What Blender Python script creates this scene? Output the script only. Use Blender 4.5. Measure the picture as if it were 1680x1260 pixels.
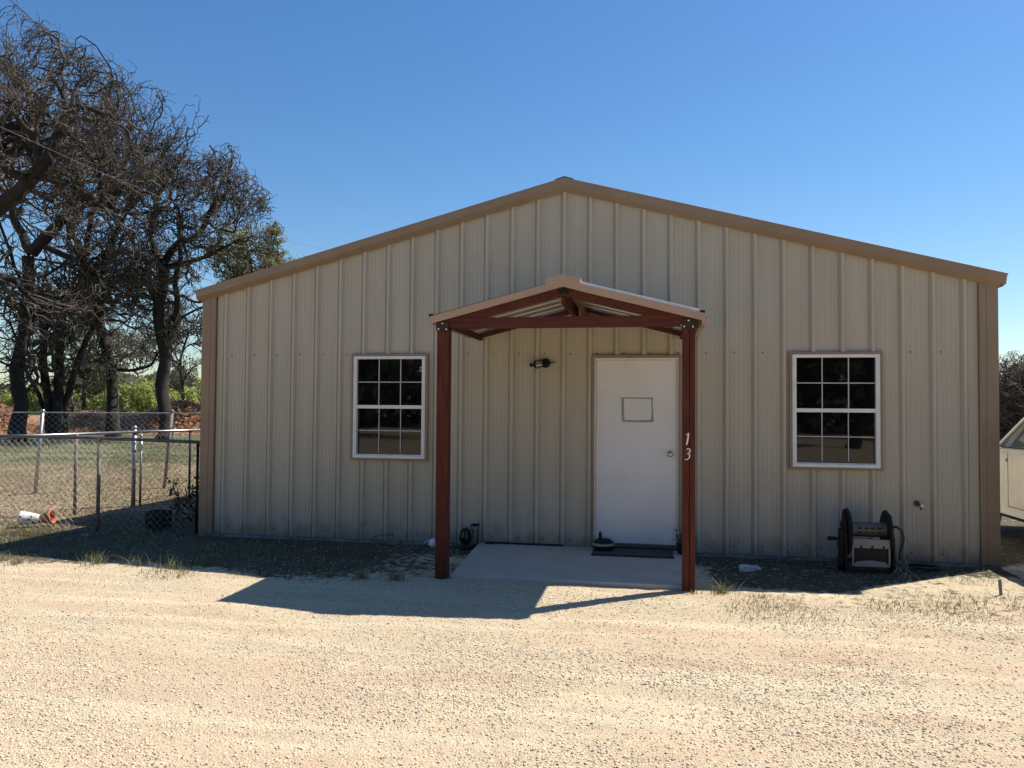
import bpy, bmesh, math, random
import numpy as np
from mathutils import Vector, Matrix
R_ = math.radians
for o in list(bpy.data.objects): bpy.data.objects.remove(o)
S = bpy.context.scene
COL = S.collection

# ------------------------------------------------------------------ camera
CAM = np.array([.985, -8.88, 1.635]); YAW, PIT, ROL, FPX = .178, .0283, .0075, 1262.
_c, _s = math.cos(YAW), math.sin(YAW)
_f = np.array([-_s, _c, 0]); _r = np.array([_c, _s, 0]); _u = np.array([0, 0, 1.])
CF = _f*math.cos(PIT)+_u*math.sin(PIT); _U = -_f*math.sin(PIT)+_u*math.cos(PIT)
CR = _r*math.cos(ROL)+_U*math.sin(ROL); CU = -_r*math.sin(ROL)+_U*math.cos(ROL)
cam = bpy.data.cameras.new('camera'); co = bpy.data.objects.new('camera', cam); COL.objects.link(co)
cam.sensor_width = 36; cam.lens = FPX/1680*36; cam.clip_start = .05; cam.clip_end = 3000
M = Matrix.Identity(4)
for i in range(3):
    M[i][0] = CR[i]; M[i][1] = CU[i]; M[i][2] = -CF[i]; M[i][3] = CAM[i]
co.matrix_world = M
S.camera = co
def at(px, py, depth):
    """a world point at a real distance in front of the viewpoint"""
    return CAM+depth*(CF+CR*(px-840)/FPX-CU*(py-630)/FPX)

# ------------------------------------------------------------------ light
SUN_AZ, SUN_EL = R_(52.5), R_(53.3)     # azimuth from +Y towards +X
W = bpy.data.worlds.new('World'); S.world = W; W.use_nodes = True
nt = W.node_tree; nt.nodes.clear()
sky = nt.nodes.new('ShaderNodeTexSky'); sky.sky_type = 'NISHITA'; sky.sun_disc = False
sky.sun_elevation = SUN_EL; sky.sun_rotation = SUN_AZ; sky.altitude = 300
sky.air_density = 1.15; sky.dust_density = .35; sky.ozone_density = 1.7
bg = nt.nodes.new('ShaderNodeBackground'); bg.inputs[1].default_value = .084
wo = nt.nodes.new('ShaderNodeOutputWorld')
hs = nt.nodes.new('ShaderNodeHueSaturation'); hs.inputs['Saturation'].default_value = 1.26
nt.links.new(sky.outputs[0], hs.inputs['Color']); tn = nt.nodes.new('ShaderNodeMix'); tn.data_type = 'RGBA'; tn.blend_type = 'MULTIPLY'; tn.inputs['Factor'].default_value = 1; tn.inputs['B'].default_value = (.90, .985, 1.08, 1)
nt.links.new(hs.outputs[0], tn.inputs['A']); nt.links.new(tn.outputs['Result'], bg.inputs[0]); nt.links.new(bg.outputs[0], wo.inputs[0])
sl = bpy.data.lights.new('sun', 'SUN'); sl.energy = 5.0; sl.angle = R_(.5); sl.color = (1, .93, .82)
so = bpy.data.objects.new('sun', sl); COL.objects.link(so)
sd = Vector((math.sin(SUN_AZ)*math.cos(SUN_EL), math.cos(SUN_AZ)*math.cos(SUN_EL), math.sin(SUN_EL)))
so.rotation_euler = sd.to_track_quat('Z', 'Y').to_euler(); so.location = (20, 20, 30)
S.view_settings.view_transform = 'Standard'; S.view_settings.look = 'None'
S.view_settings.exposure = .57; S.view_settings.gamma = 1
S.render.engine = 'CYCLES'; S.cycles.max_bounces = 6; S.cycles.diffuse_bounces = 3; S.cycles.transparent_max_bounces = 8

# ------------------------------------------------------------------ noise
def _h(ix, iy, s):
    n = (ix.astype(np.int64)*374761393+iy.astype(np.int64)*668265263+s*974711) & 0x7fffffff
    n = ((n ^ (n >> 13))*1274126177) & 0x7fffffff
    return ((n ^ (n >> 16)) & 0xffff)/65535.
def vnoise(x, y, sc, s=0):
    x = np.asarray(x)*sc; y = np.asarray(y)*sc
    ix = np.floor(x); iy = np.floor(y); fx = x-ix; fy = y-iy
    fx = fx*fx*(3-2*fx); fy = fy*fy*(3-2*fy)
    a = _h(ix, iy, s); b = _h(ix+1, iy, s); c = _h(ix, iy+1, s); d = _h(ix+1, iy+1, s)
    return (a*(1-fx)+b*fx)*(1-fy)+(c*(1-fx)+d*fx)*fy
def fbm(x, y, sc, s=0, o=4):
    t = 0; a = .5; n = 0
    for i in range(o):
        t = t+a*vnoise(x, y, sc*2**i, s+i); n += a; a *= .5
    return t/n
def sstep(a, b, x):
    t = np.clip((x-a)/(b-a), 0, 1); return t*t*(3-2*t)

# ------------------------------------------------------------------ materials
def nmat(name):
    m = bpy.data.materials.new(name); m.use_nodes = True
    n = m.node_tree.nodes; b = n.get('Principled BSDF')
    return m, m.node_tree, b
def mat(name, c1, c2=None, rough=.6, metal=0, scale=8., detail=5, bump=0., bscale=None, stretch=(1, 1, 1),
        fac=(.35, .65), spec=.5, coat=0, spots=None):
    m, t, b = nmat(name); N = t.nodes; L = t.links
    b.inputs['Roughness'].default_value = rough; b.inputs['Metallic'].default_value = metal
    b.inputs['Specular IOR Level'].default_value = spec
    if coat: b.inputs['Coat Weight'].default_value = coat; b.inputs['Coat Roughness'].default_value = .05
    if c2 is None: c2 = tuple(c*.8 for c in c1)
    tc = N.new('ShaderNodeTexCoord'); mp = N.new('ShaderNodeMapping'); mp.inputs['Scale'].default_value = stretch
    L.new(tc.outputs['Object'], mp.inputs[0])
    nz = N.new('ShaderNodeTexNoise'); nz.inputs['Scale'].default_value = scale; nz.inputs['Detail'].default_value = detail
    L.new(mp.outputs[0], nz.inputs['Vector'])
    cr = N.new('ShaderNodeValToRGB'); cr.color_ramp.elements[0].position = fac[0]; cr.color_ramp.elements[1].position = fac[1]
    cr.color_ramp.elements[0].color = (*c1, 1); cr.color_ramp.elements[1].color = (*c2, 1)
    L.new(nz.outputs[0], cr.inputs[0]); out = cr.outputs[0]
    if spots:
        scol, ssc, lo, hi = spots
        n2 = N.new('ShaderNodeTexNoise'); n2.inputs['Scale'].default_value = ssc; n2.inputs['Detail'].default_value = 6
        L.new(tc.outputs['Object'], n2.inputs['Vector'])
        mr = N.new('ShaderNodeMapRange'); mr.inputs[1].default_value = lo; mr.inputs[2].default_value = hi
        L.new(n2.outputs[0], mr.inputs[0])
        mx = N.new('ShaderNodeMix'); mx.data_type = 'RGBA'; mx.inputs['B'].default_value = (*scol, 1)
        L.new(mr.outputs[0], mx.inputs['Factor']); L.new(out, mx.inputs['A']); out = mx.outputs['Result']
    L.new(out, b.inputs['Base Color'])
    if bump:
        bn = N.new('ShaderNodeTexNoise'); bn.inputs['Scale'].default_value = bscale or scale*3; bn.inputs['Detail'].default_value = 4
        L.new(mp.outputs[0], bn.inputs['Vector'])
        bp = N.new('ShaderNodeBump'); bp.inputs['Strength'].default_value = bump; bp.inputs['Distance'].default_value = .01
        L.new(bn.outputs[0], bp.inputs['Height']); L.new(bp.outputs[0], b.inputs['Normal'])
    return m
def foot_tone(m, h=.42, col=(.24, .18, .13)):
    """brown tone with a ragged edge, stronger towards the foot of a wall"""
    t = m.node_tree; N = t.nodes; L = t.links; b = N.get('Principled BSDF'); src = b.inputs['Base Color'].links[0].from_socket
    tc = N.new('ShaderNodeTexCoord'); sx = N.new('ShaderNodeSeparateXYZ'); L.new(tc.outputs['Object'], sx.inputs[0])
    nz = N.new('ShaderNodeTexNoise'); nz.inputs['Scale'].default_value = 7; nz.inputs['Detail'].default_value = 8; L.new(tc.outputs['Object'], nz.inputs['Vector'])
    a = N.new('ShaderNodeMath'); a.operation = 'MULTIPLY_ADD'; L.new(nz.outputs[0], a.inputs[0]); a.inputs[1].default_value = -h*1.3; L.new(sx.outputs['Z'], a.inputs[2])
    mr = N.new('ShaderNodeMapRange'); mr.inputs[1].default_value = -h*.55; mr.inputs[2].default_value = -h*.1; mr.inputs[3].default_value = .6; mr.inputs[4].default_value = 0
    L.new(a.outputs[0], mr.inputs[0]); mx = N.new('ShaderNodeMix'); mx.data_type = 'RGBA'; mx.inputs['B'].default_value = (*col, 1)
    L.new(mr.outputs[0], mx.inputs['Factor']); L.new(src, mx.inputs['A']); L.new(mx.outputs['Result'], b.inputs['Base Color'])
def attrmat(name, rough=.8, spec=.3, trans=0):
    """colour comes from a per-face/vertex colour attribute 'col' (the thing's own colour)"""
    m, t, b = nmat(name); N = t.nodes; L = t.links
    a = N.new('ShaderNodeAttribute'); a.attribute_name = 'col'
    L.new(a.outputs['Color'], b.inputs['Base Color'])
    b.inputs['Roughness'].default_value = rough; b.inputs['Specular IOR Level'].default_value = spec
    if trans:
        tr = N.new('ShaderNodeBsdfTranslucent'); ms = N.new('ShaderNodeMixShader'); ms.inputs[0].default_value = trans
        L.new(a.outputs['Color'], tr.inputs[0]); L.new(b.outputs[0], ms.inputs[1]); L.new(tr.outputs[0], ms.inputs[2])
        L.new(ms.outputs[0], N.get('Material Output').inputs[0])
    return m

WALLC = (.465, .42, .33)
m_wall = mat('panel_paint', WALLC, (.43, .385, .30), rough=.48, scale=1.6, stretch=(3, 3, .5), spec=.4, bump=.04, bscale=30,
             spots=((.34, .26, .19), 26., .66, .84))
foot_tone(m_wall)  # browner towards the wall foot
m_tan = mat('tan_trim', (.275, .195, .125), (.245, .172, .11), rough=.5, scale=3, bump=.03)
m_tanl = mat('light_tan_trim', (.42, .29, .20), (.38, .26, .18), rough=.4, scale=3, bump=.03)
m_galv = mat('galvalume', (.62, .66, .70), (.5, .54, .58), rough=.35, metal=.75, scale=12)
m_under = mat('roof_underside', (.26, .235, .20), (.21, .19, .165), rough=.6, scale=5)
m_red = mat('red_stain_wood', (.12, .033, .019), (.06, .017, .011), rough=.75, spec=.2, scale=4, stretch=(9, 9, .8), bump=.15, bscale=20,
            fac=(.3, .7))
m_redx = mat('red_stain_beam', (.115, .034, .021), (.065, .02, .014), rough=.75, spec=.2, scale=4, stretch=(.8, 9, 9), bump=.15, bscale=20,
             fac=(.3, .7))
m_white = mat('white_vinyl', (.78, .78, .77), (.70, .70, .69), rough=.35, scale=5)
m_door = mat('white_door_paint', (.74, .72, .70), (.68, .66, .64), rough=.38, scale=1.6, bump=.04, bscale=60,
             spots=((.55, .5, .45), 3.2, .62, .85))
m_tape = mat('tape_residue', (.34, .33, .32), (.24, .24, .23), rough=.8, scale=20, fac=(.3, .7))
m_black = mat('black_iron', (.014, .014, .015), (.022, .021, .02), rough=.5, scale=20, bump=.1, spec=.18)
m_blackp = mat('black_plastic', (.02, .02, .022), (.028, .027, .026), rough=.6, scale=10, spec=.15)
m_mat = mat('rubber_mat', (.085, .075, .068), (.05, .045, .04), rough=.9, scale=30, bump=.3, bscale=200, fac=(.3, .7))
m_conc = mat('concrete', (.55, .49, .41), (.43, .385, .325), rough=.85, scale=2.5, detail=8, bump=.15, bscale=90, fac=(.25, .75),
             spots=((.36, .34, .31), 3., .58, .8))
m_found = mat('foundation_concrete', (.30, .28, .25), (.16, .145, .125), rough=.9, scale=9, bump=.2, bscale=60)
m_steel = mat('galvanised_steel', (.42, .42, .42), (.27, .27, .265), rough=.38, metal=.8, scale=18)
m_link = mat('weathered_wire', (.42, .41, .40), (.24, .23, .22), rough=.5, metal=.4, scale=12)
m_nickel = mat('satin_nickel', (.5, .48, .45), (.4, .38, .36), rough=.25, metal=.95, scale=20)
m_rust = mat('weathered_post', (.26, .22, .20), (.10, .07, .06), rough=.8, scale=9)
m_bark = mat('bark', (.036, .028, .022), (.012, .009, .008), rough=.95, scale=5, stretch=(5, 5, 1.2), bump=.9, bscale=14, fac=(.3, .7))
m_twig = mat('twig_bark', (.105, .083, .068), (.038, .030, .025), rough=.9, scale=3, fac=(.35, .65))
m_leaf = attrmat('leaf', rough=.6, trans=.45)
m_blade = attrmat('grass_blade', rough=.7, trans=.35)
m_peb = attrmat('pebble_stone', rough=.85)
m_terra = mat('terracotta', (.48, .15, .075), (.36, .10, .05), rough=.8, scale=10, bump=.1)
m_rock = mat('pale_rock', (.62, .60, .56), (.4, .38, .35), rough=.9, scale=14, bump=.5)
m_greyp = mat('grey_plastic', (.25, .23, .24), (.21, .195, .20), rough=.55, scale=6)
m_brownp = mat('taupe_plastic', (.14, .115, .095), (.11, .09, .08), rough=.5, scale=6)
m_hose = mat('garden_hose_rubber', (.02, .03, .022), (.012, .018, .014), rough=.45, scale=20)
m_glassw = None
def glassmat(name, col, rough=.02, spec=.5):
    m, t, b = nmat(name)
    b.inputs['Base Color'].default_value = (*col, 1); b.inputs['Roughness'].default_value = rough
    b.inputs['Specular IOR Level'].default_value = spec; b.inputs['IOR'].default_value = 1.5
    N = t.nodes; L = t.links
    nz = N.new('ShaderNodeTexNoise'); nz.inputs['Scale'].default_value = 1.6; nz.inputs['Detail'].default_value = 1
    tc = N.new('ShaderNodeTexCoord'); L.new(tc.outputs['Object'], nz.inputs['Vector'])
    bp = N.new('ShaderNodeBump'); bp.inputs['Strength'].default_value = .12; bp.inputs['Distance'].default_value = .01
    L.new(nz.outputs[0], bp.inputs['Height']); L.new(bp.outputs[0], b.inputs['Normal'])
    return m
m_pane = glassmat('window_glass', (.004, .004, .005), spec=.45)
m_cglass = glassmat('truck_glass', (.05, .05, .048), spec=.7)
m_frost = mat('seeded_glass', (.42, .44, .40), (.30, .31, .28), rough=.15, scale=60)
def clearglass():
    m, t, b = nmat('clear_glass'); N = t.nodes; L = t.links
    g = N.new('ShaderNodeBsdfGlossy'); g.inputs['Roughness'].default_value = .03
    tr = N.new('ShaderNodeBsdfTransparent'); tr.inputs[0].default_value = (.8, .84, .82, 1)
    fr = N.new('ShaderNodeFresnel'); fr.inputs[0].default_value = 1.5
    ms = N.new('ShaderNodeMixShader'); L.new(fr.outputs[0], ms.inputs[0]); L.new(tr.outputs[0], ms.inputs[1]); L.new(g.outputs[0], ms.inputs[2])
    L.new(ms.outputs[0], N.get('Material Output').inputs[0]); return m
m_clear = clearglass()

# ------------------------------------------------------------------ mesh helpers
class MB:
    def __init__(s): s.v = []; s.f = []; s.mi = []; s.sm = []; s.k = 0; s.s = False
    def add(s, vs, fs):
        n = len(s.v); s.v += [tuple(map(float, v)) for v in vs]
        for f in fs: s.f.append([i+n for i in f]); s.mi.append(s.k); s.sm.append(s.s)
    def box(s, x0, x1, y0, y1, z0, z1):
        s.add([(x0, y0, z0), (x1, y0, z0), (x1, y1, z0), (x0, y1, z0), (x0, y0, z1), (x1, y0, z1), (x1, y1, z1), (x0, y1, z1)],
              [(0, 3, 2, 1), (4, 5, 6, 7), (0, 1, 5, 4), (1, 2, 6, 5), (2, 3, 7, 6), (3, 0, 4, 7)])
    def bar(s, a, b, w, h, up=(0, 0, 1)):
        a = Vector(a); b = Vector(b); t = (b-a).normalized(); up = Vector(up)
        side = t.cross(up).normalized(); u = side.cross(t).normalized()
        vs = []
        for p in (a, b):
            for q, r in ((-1, -1), (1, -1), (1, 1), (-1, 1)): vs.append(p+side*q*w/2+u*r*h/2)
        s.add(vs, [(0, 3, 2, 1), (4, 5, 6, 7), (0, 1, 5, 4), (1, 2, 6, 5), (2, 3, 7, 6), (3, 0, 4, 7)])
    def prism(s, poly, axis, a, b):
        """poly in the two other axes"""
        n = len(poly); vs = []
        for t in (a, b):
            for p in poly:
                vs.append((t, p[0], p[1]) if axis == 'x' else (p[0], t, p[1]) if axis == 'y' else (p[0], p[1], t))
        fs = [list(range(n))[::-1], list(range(n, 2*n))]+[(i, (i+1) % n, n+(i+1) % n, n+i) for i in range(n)]
        s.add(vs, fs)
    def tube(s, pts, r, n=8, cap=True):
        pts = [Vector(p) for p in pts]; rs = r if hasattr(r, '__len__') else [r]*len(pts)
        vs = []; ref = None
        for i, p in enumerate(pts):
            t = (pts[min(i+1, len(pts)-1)]-pts[max(i-1, 0)]).normalized()
            if ref is None:
                ref = Vector((0, 0, 1)) if abs(t.z) < .9 else Vector((1, 0, 0))
            u = t.cross(ref).normalized(); w = u.cross(t).normalized(); ref = w
            for k in range(n):
                a = 2*math.pi*k/n; vs.append(p+(u*math.cos(a)+w*math.sin(a))*rs[i])
        fs = []
        for i in range(len(pts)-1):
            for k in range(n): fs.append((i*n+k, i*n+(k+1) % n, (i+1)*n+(k+1) % n, (i+1)*n+k))
        if cap: fs.append(list(range(n))[::-1]); fs.append([(len(pts)-1)*n+k for k in range(n)])
        o = s.s; s.s = True; s.add(vs, fs); s.s = o
        if cap: s.sm[-1] = False; s.sm[-2] = False
    def lathe(s, prof, o, n=20, ax=(0, 0, 1)):
        """prof list of (radius, height along ax)"""
        ax = Vector(ax).normalized(); ref = Vector((1, 0, 0)) if abs(ax.x) < .8 else Vector((0, 0, 1))
        u = ax.cross(ref).normalized(); w = ax.cross(u); o = Vector(o); vs = []
        for r, h in prof:
            for k in range(n):
                a = 2*math.pi*k/n; vs.append(o+ax*h+(u*math.cos(a)+w*math.sin(a))*r)
        fs = []
        for i in range(len(prof)-1):
            for k in range(n): fs.append((i*n+k, i*n+(k+1) % n, (i+1)*n+(k+1) % n, (i+1)*n+k))
        q = s.s; s.s = True; s.add(vs, fs); s.s = q
    def stones(s, c, r, seed, sq=(1, 1, .7), n=2):
        bm = bmesh.new(); bmesh.ops.create_icosphere(bm, subdivisions=n, radius=1); rng = random.Random(seed)
        ph = [rng.uniform(0, 6) for _ in range(6)]
        vs = []
        for v in bm.verts:
            k = 1+.16*math.sin(v.co.x*3+ph[0])+.13*math.sin(v.co.y*4+ph[1])+.1*math.sin(v.co.z*5+ph[2])+rng.uniform(-.05, .05)
            vs.append((c[0]+v.co.x*k*r*sq[0], c[1]+v.co.y*k*r*sq[1], c[2]+v.co.z*k*r*sq[2]))
        s.add(vs, [[v.index for v in f.verts] for f in bm.faces]); bm.free()

def wloc(o):
    l = Vector((0, 0, 0))
    while o is not None: l += o.location; o = o.parent
    return l
def meshobj(name, verts, faces, mats, parent=None, loc=(0, 0, 0), mi=None, sm=None, bevel=0):
    off = np.array(wloc(parent)+Vector(loc))
    me = bpy.data.meshes.new(name)
    vv = (np.asarray(verts, float).reshape(-1, 3)-off)
    me.from_pydata([tuple(v) for v in vv], [], faces)
    for m in (mats if isinstance(mats, (list, tuple)) else [mats]): me.materials.append(m)
    if mi: me.polygons.foreach_set('material_index', mi)
    if sm: me.polygons.foreach_set('use_smooth', sm)
    me.update()
    o = bpy.data.objects.new(name, me); COL.objects.link(o); o.location = loc
    if parent is not None: o.parent = parent
    if bevel:
        bv = o.modifiers.new('bevel', 'BEVEL'); bv.width = bevel; bv.segments = 2; bv.limit_method = 'ANGLE'; bv.angle_limit = R_(40)
    return o
def obj(name, mb, mats, parent=None, loc=(0, 0, 0), bevel=0):
    o = meshobj(name, mb.v, mb.f, mats, parent, loc, mb.mi, mb.sm, bevel); return o
def npobj(name, V, F, m, parent=None, col=None, smooth=False, loc=(0, 0, 0)):
    """V (n,3), F (m,k) numpy -> fast mesh; col per-vertex (n,3) or None"""
    V = np.asarray(V, np.float32)-np.array(wloc(parent)+Vector(loc), np.float32); F = np.asarray(F, np.int32)
    me = bpy.data.meshes.new(name); k = F.shape[1]
    me.vertices.add(len(V)); me.vertices.foreach_set('co', V.ravel())
    me.loops.add(F.size); me.loops.foreach_set('vertex_index', F.ravel())
    me.polygons.add(len(F)); me.polygons.foreach_set('loop_start', np.arange(0, F.size, k, dtype=np.int32))
    me.polygons.foreach_set('loop_total', np.full(len(F), k, np.int32))
    if smooth: me.polygons.foreach_set('use_smooth', np.ones(len(F), bool))
    me.update(calc_edges=True)
    if col is not None:
        a = me.color_attributes.new('col', 'FLOAT_COLOR', 'POINT')
        a.data.foreach_set('color', np.c_[col, np.ones(len(col))].astype(np.float32).ravel())
    me.materials.append(m)
    o = bpy.data.objects.new(name, me); COL.objects.link(o); o.location = loc
    if parent is not None: o.parent = parent
    return o
def tag(o, label=None, cat=None, group=None, kind=None):
    if label: o['label'] = label
    if cat: o['category'] = cat
    if group: o['group'] = group
    if kind: o['kind'] = kind
    return o
def thing(name, label, cat, loc=(0, 0, 0), group=None):
    o = bpy.data.objects.new(name, None); COL.objects.link(o); o.location = loc; o.empty_display_size = .2
    return tag(o, label, cat, group)

# ================================================================== SETTING: ground
def grid(lo, hi, dlo, dhi, step, far):
    c = list(np.arange(dlo, dhi+1e-6, step)); st = step; x = c[0]; L = []
    while x > lo: st *= 1.22; st = min(st, far); x -= st; L.append(x)
    st = step; x = c[-1]; H = []
    while x < hi: st *= 1.22; st = min(st, far); x += st; H.append(x)
    return np.array(L[::-1]+c+H)
def gz(x, y):
    """ground height: level round the building, gentle lumps, coarse grain on the gravel"""
    x = np.asarray(x, float); y = np.asarray(y, float)
    flat = sstep(.1, 1.2, np.maximum(np.abs(x)-4.4, 0)+np.maximum(-y-.1, 0))     # calm beside the walls
    z = -.025+flat*((fbm(x, y, .5, 3, 3)-.5)*.035+(fbm(x, y, 3., 9, 3)-.5)*.014)
    z += (fbm(x, y, 26., 21, 2)-.5)*.012*(1-sstep(12, 20, np.abs(y)+np.abs(x)))
    rut = np.exp(-((y+4.1+.06*x+.2*np.sin(x*.5))/.35)**2)+np.exp(-((y+2.75+.05*x)/.3)**2)*.6
    z -= rut*.012
    z += sstep(25, 120, y)*(.4+(fbm(x, y, .02, 5, 2)-.5)*2.5)
    return z
gx = grid(-900, 900, -8., 6.2, .03, 60); gy = grid(-300, 1600, -6.2, .6, .024, 60)
GX, GY = np.meshgrid(gx, gy); GZ = gz(GX, GY)
nx, ny = len(gx), len(gy)
idx = np.arange(nx*ny).reshape(ny, nx)
F = np.stack([idx[:-1, :-1], idx[:-1, 1:], idx[1:, 1:], idx[1:, :-1]], -1).reshape(-1, 4)
xx, yy = GX.ravel(), GY.ravel()
nb = fbm(xx, yy, .9, 40, 4)-.5
# red channel: soil and thin grass beside the building, plus painted shade / green: leaf litter yard / blue: green field
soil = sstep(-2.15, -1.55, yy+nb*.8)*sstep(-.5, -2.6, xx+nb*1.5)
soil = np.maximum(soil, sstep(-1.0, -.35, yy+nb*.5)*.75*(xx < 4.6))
soil = np.maximum(soil, .8*sstep(-.2, .15, yy+nb*.6+1.55-np.maximum(xx-2.7, 0)*.85)*sstep(1.4, 1.7, xx))  # dark soil, its edge drawn along the building's shade
soil = np.maximum(soil, .95*sstep(-7.4, -6.6, xx+nb)*sstep(-4.5, -4.65, xx)*sstep(2.2, 1.0, yy+nb)*sstep(-2.05, -1.4, yy+nb*.7))  # dark tone put over the yard where the building's shade falls
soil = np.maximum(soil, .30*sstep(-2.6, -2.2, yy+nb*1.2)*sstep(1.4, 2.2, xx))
yard = sstep(-.9, .3, yy+nb*1.5)*sstep(-4.9, -5.6, xx)
yard = np.maximum(yard, sstep(4, 8, yy)*(xx < 2)); yard = np.maximum(yard, sstep(6, 12, yy+nb*3))
yard *= 1-.95*sstep(-7.4, -6.6, xx+nb)*(xx < -4.5)*sstep(2.2, 1.0, yy+nb)  # takes the yard tone out of the strip darkened for shade
gnd_field = sstep(7.5, 11.5, yy+nb*5)
gcol = np.stack([soil, yard, gnd_field], -1)
def groundmat():
    m, t, b = nmat('ground_surface'); N = t.nodes; L = t.links
    b.inputs['Roughness'].default_value = .95; b.inputs['Specular IOR Level'].default_value = .15
    tc = N.new('ShaderNodeTexCoord'); P = tc.outputs['Object']
    at_ = N.new('ShaderNodeAttribute'); at_.attribute_name = 'col'
    sp = N.new('ShaderNodeSeparateColor'); L.new(at_.outputs['Color'], sp.inputs[0])
    def noise(s, d=4, st=None):
        n = N.new('ShaderNodeTexNoise'); n.inputs['Scale'].default_value = s; n.inputs['Detail'].default_value = d
        if st:
            mp = N.new('ShaderNodeMapping'); mp.inputs['Scale'].default_value = st; L.new(P, mp.inputs[0]); L.new(mp.outputs[0], n.inputs['Vector'])
        else: L.new(P, n.inputs['Vector'])
        return n.outputs[0]
    def ramp(i, stops):
        r = N.new('ShaderNodeValToRGB'); e = r.color_ramp.elements
        while len(e) < len(stops): e.new(.5)
        for k, (p, c) in enumerate(stops): e[k].position = p; e[k].color = (*c, 1)
        L.new(i, r.inputs[0]); return r.outputs[0]
    def mix(f, a, c, bt='MIX'):
        x = N.new('ShaderNodeMix'); x.data_type = 'RGBA'; x.blend_type = bt
        if isinstance(f, float): x.inputs['Factor'].default_value = f
        else: L.new(f, x.inputs['Factor'])
        for s_, v in (('A', a), ('B', c)):
            if isinstance(v, tuple): x.inputs[s_].default_value = (*v, 1)
            else: L.new(v, x.inputs[s_])
        return x.outputs['Result']
    vor = N.new('ShaderNodeTexVoronoi'); vor.inputs['Scale'].default_value = 75; L.new(P, vor.inputs['Vector'])
    vs = N.new('ShaderNodeSeparateColor'); L.new(vor.outputs['Color'], vs.inputs[0])
    grav = ramp(vs.outputs[0], [(0, (.33, .26, .17)), (.25, (.50, .42, .27)), (.6, (.61, .52, .35)), (.85, (.70, .62, .45)), (1, (.46, .41, .32))])
    dust = ramp(noise(1.1, 6, (.6, 1.6, 1)), [(.34, (.55, .41, .27)), (.5, (.66, .57, .40)), (.66, (.55, .48, .35))])
    fine = noise(130, 3)
    g1 = mix(ramp(noise(2.2, 5), [(.38, (.25,)*3), (.62, (.75,)*3)]), grav, dust)
    g1 = mix(ramp(noise(.55, 4, (.45, 2.2, 1)), [(.46, (0,)*3), (.62, (.36,)*3)]), g1, (.60, .44, .30))
    g1 = mix(1.0, g1, (.93, .895, .89), 'MULTIPLY')
    g1 = mix(ramp(fine, [(.38, (.32,)*3), (.47, (0,)*3)]), g1, (.20, .16, .12))
    g1 = mix(ramp(noise(1.5, 6, (.22, 3.2, 1)), [(.50, (0,)*3), (.66, (.6,)*3)]), g1, (.66, .575, .40))
    g1 = mix(ramp(noise(1.2, 6, (.2, 3.6, 1)), [(.56, (0,)*3), (.68, (.45,)*3)]), g1, (.58, .40, .25))
    soil_shade_c = mix(ramp(noise(60, 4), [(.35, (0,)*3), (.65, (1,)*3)]), (.055, .043, .032), (.17, .14, .10))  # soil colour, also used to paint the shaded yard strip dark
    soil_shade_c = mix(ramp(noise(3, 5), [(.45, (0,)*3), (.6, (.6,)*3)]), soil_shade_c, (.06, .07, .035))
    yardc = mix(ramp(noise(22, 5), [(.38, (0,)*3), (.62, (1,)*3)]), (.17, .12, .08), (.42, .32, .21))
    yardc = mix(ramp(noise(1.3, 5), [(.45, (0,)*3), (.62, (.75,)*3)]), yardc, (.20, .21, .11))
    fieldc = mix(ramp(noise(9, 6), [(.35, (0,)*3), (.65, (1,)*3)]), (.09, .105, .05), (.19, .21, .11))
    fieldc = mix(ramp(noise(.35, 4), [(.45, (0,)*3), (.65, (.5,)*3)]), fieldc, (.27, .21, .13))
    def edge(ch, n):
        a = N.new('ShaderNodeMath'); a.operation = 'ADD'; L.new(ch, a.inputs[0])
        s2 = N.new('ShaderNodeMath'); s2.operation = 'MULTIPLY_ADD'; L.new(n, s2.inputs[0]); s2.inputs[1].default_value = 1.6; s2.inputs[2].default_value = -.8
        L.new(s2.outputs[0], a.inputs[1])
        r = N.new('ShaderNodeMapRange'); r.inputs[1].default_value = .35; r.inputs[2].default_value = .65; L.new(a.outputs[0], r.inputs[0]); return r.outputs[0]
    nn = noise(14, 5)
    c = mix(edge(sp.outputs[0], nn), g1, soil_shade_c); c = mix(edge(sp.outputs[1], nn), c, yardc); c = mix(edge(sp.outputs[2], nn), c, fieldc)
    L.new(c, b.inputs['Base Color'])
    ds = N.new('ShaderNodeMath'); ds.operation = 'MULTIPLY_ADD'; L.new(vor.outputs['Distance'], ds.inputs[0]); ds.inputs[1].default_value = -.9
    L.new(noise(160, 3), ds.inputs[2])
    bp = N.new('ShaderNodeBump'); bp.inputs['Strength'].default_value = .75; bp.inputs['Distance'].default_value = .010
    L.new(ds.outputs[0], bp.inputs['Height']); L.new(bp.outputs[0], b.inputs['Normal'])
    return m
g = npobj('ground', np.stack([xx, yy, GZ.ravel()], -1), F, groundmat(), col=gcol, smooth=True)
tag(g, 'cream gravel drive running into bare yard and field', 'ground', kind='structure')

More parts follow.
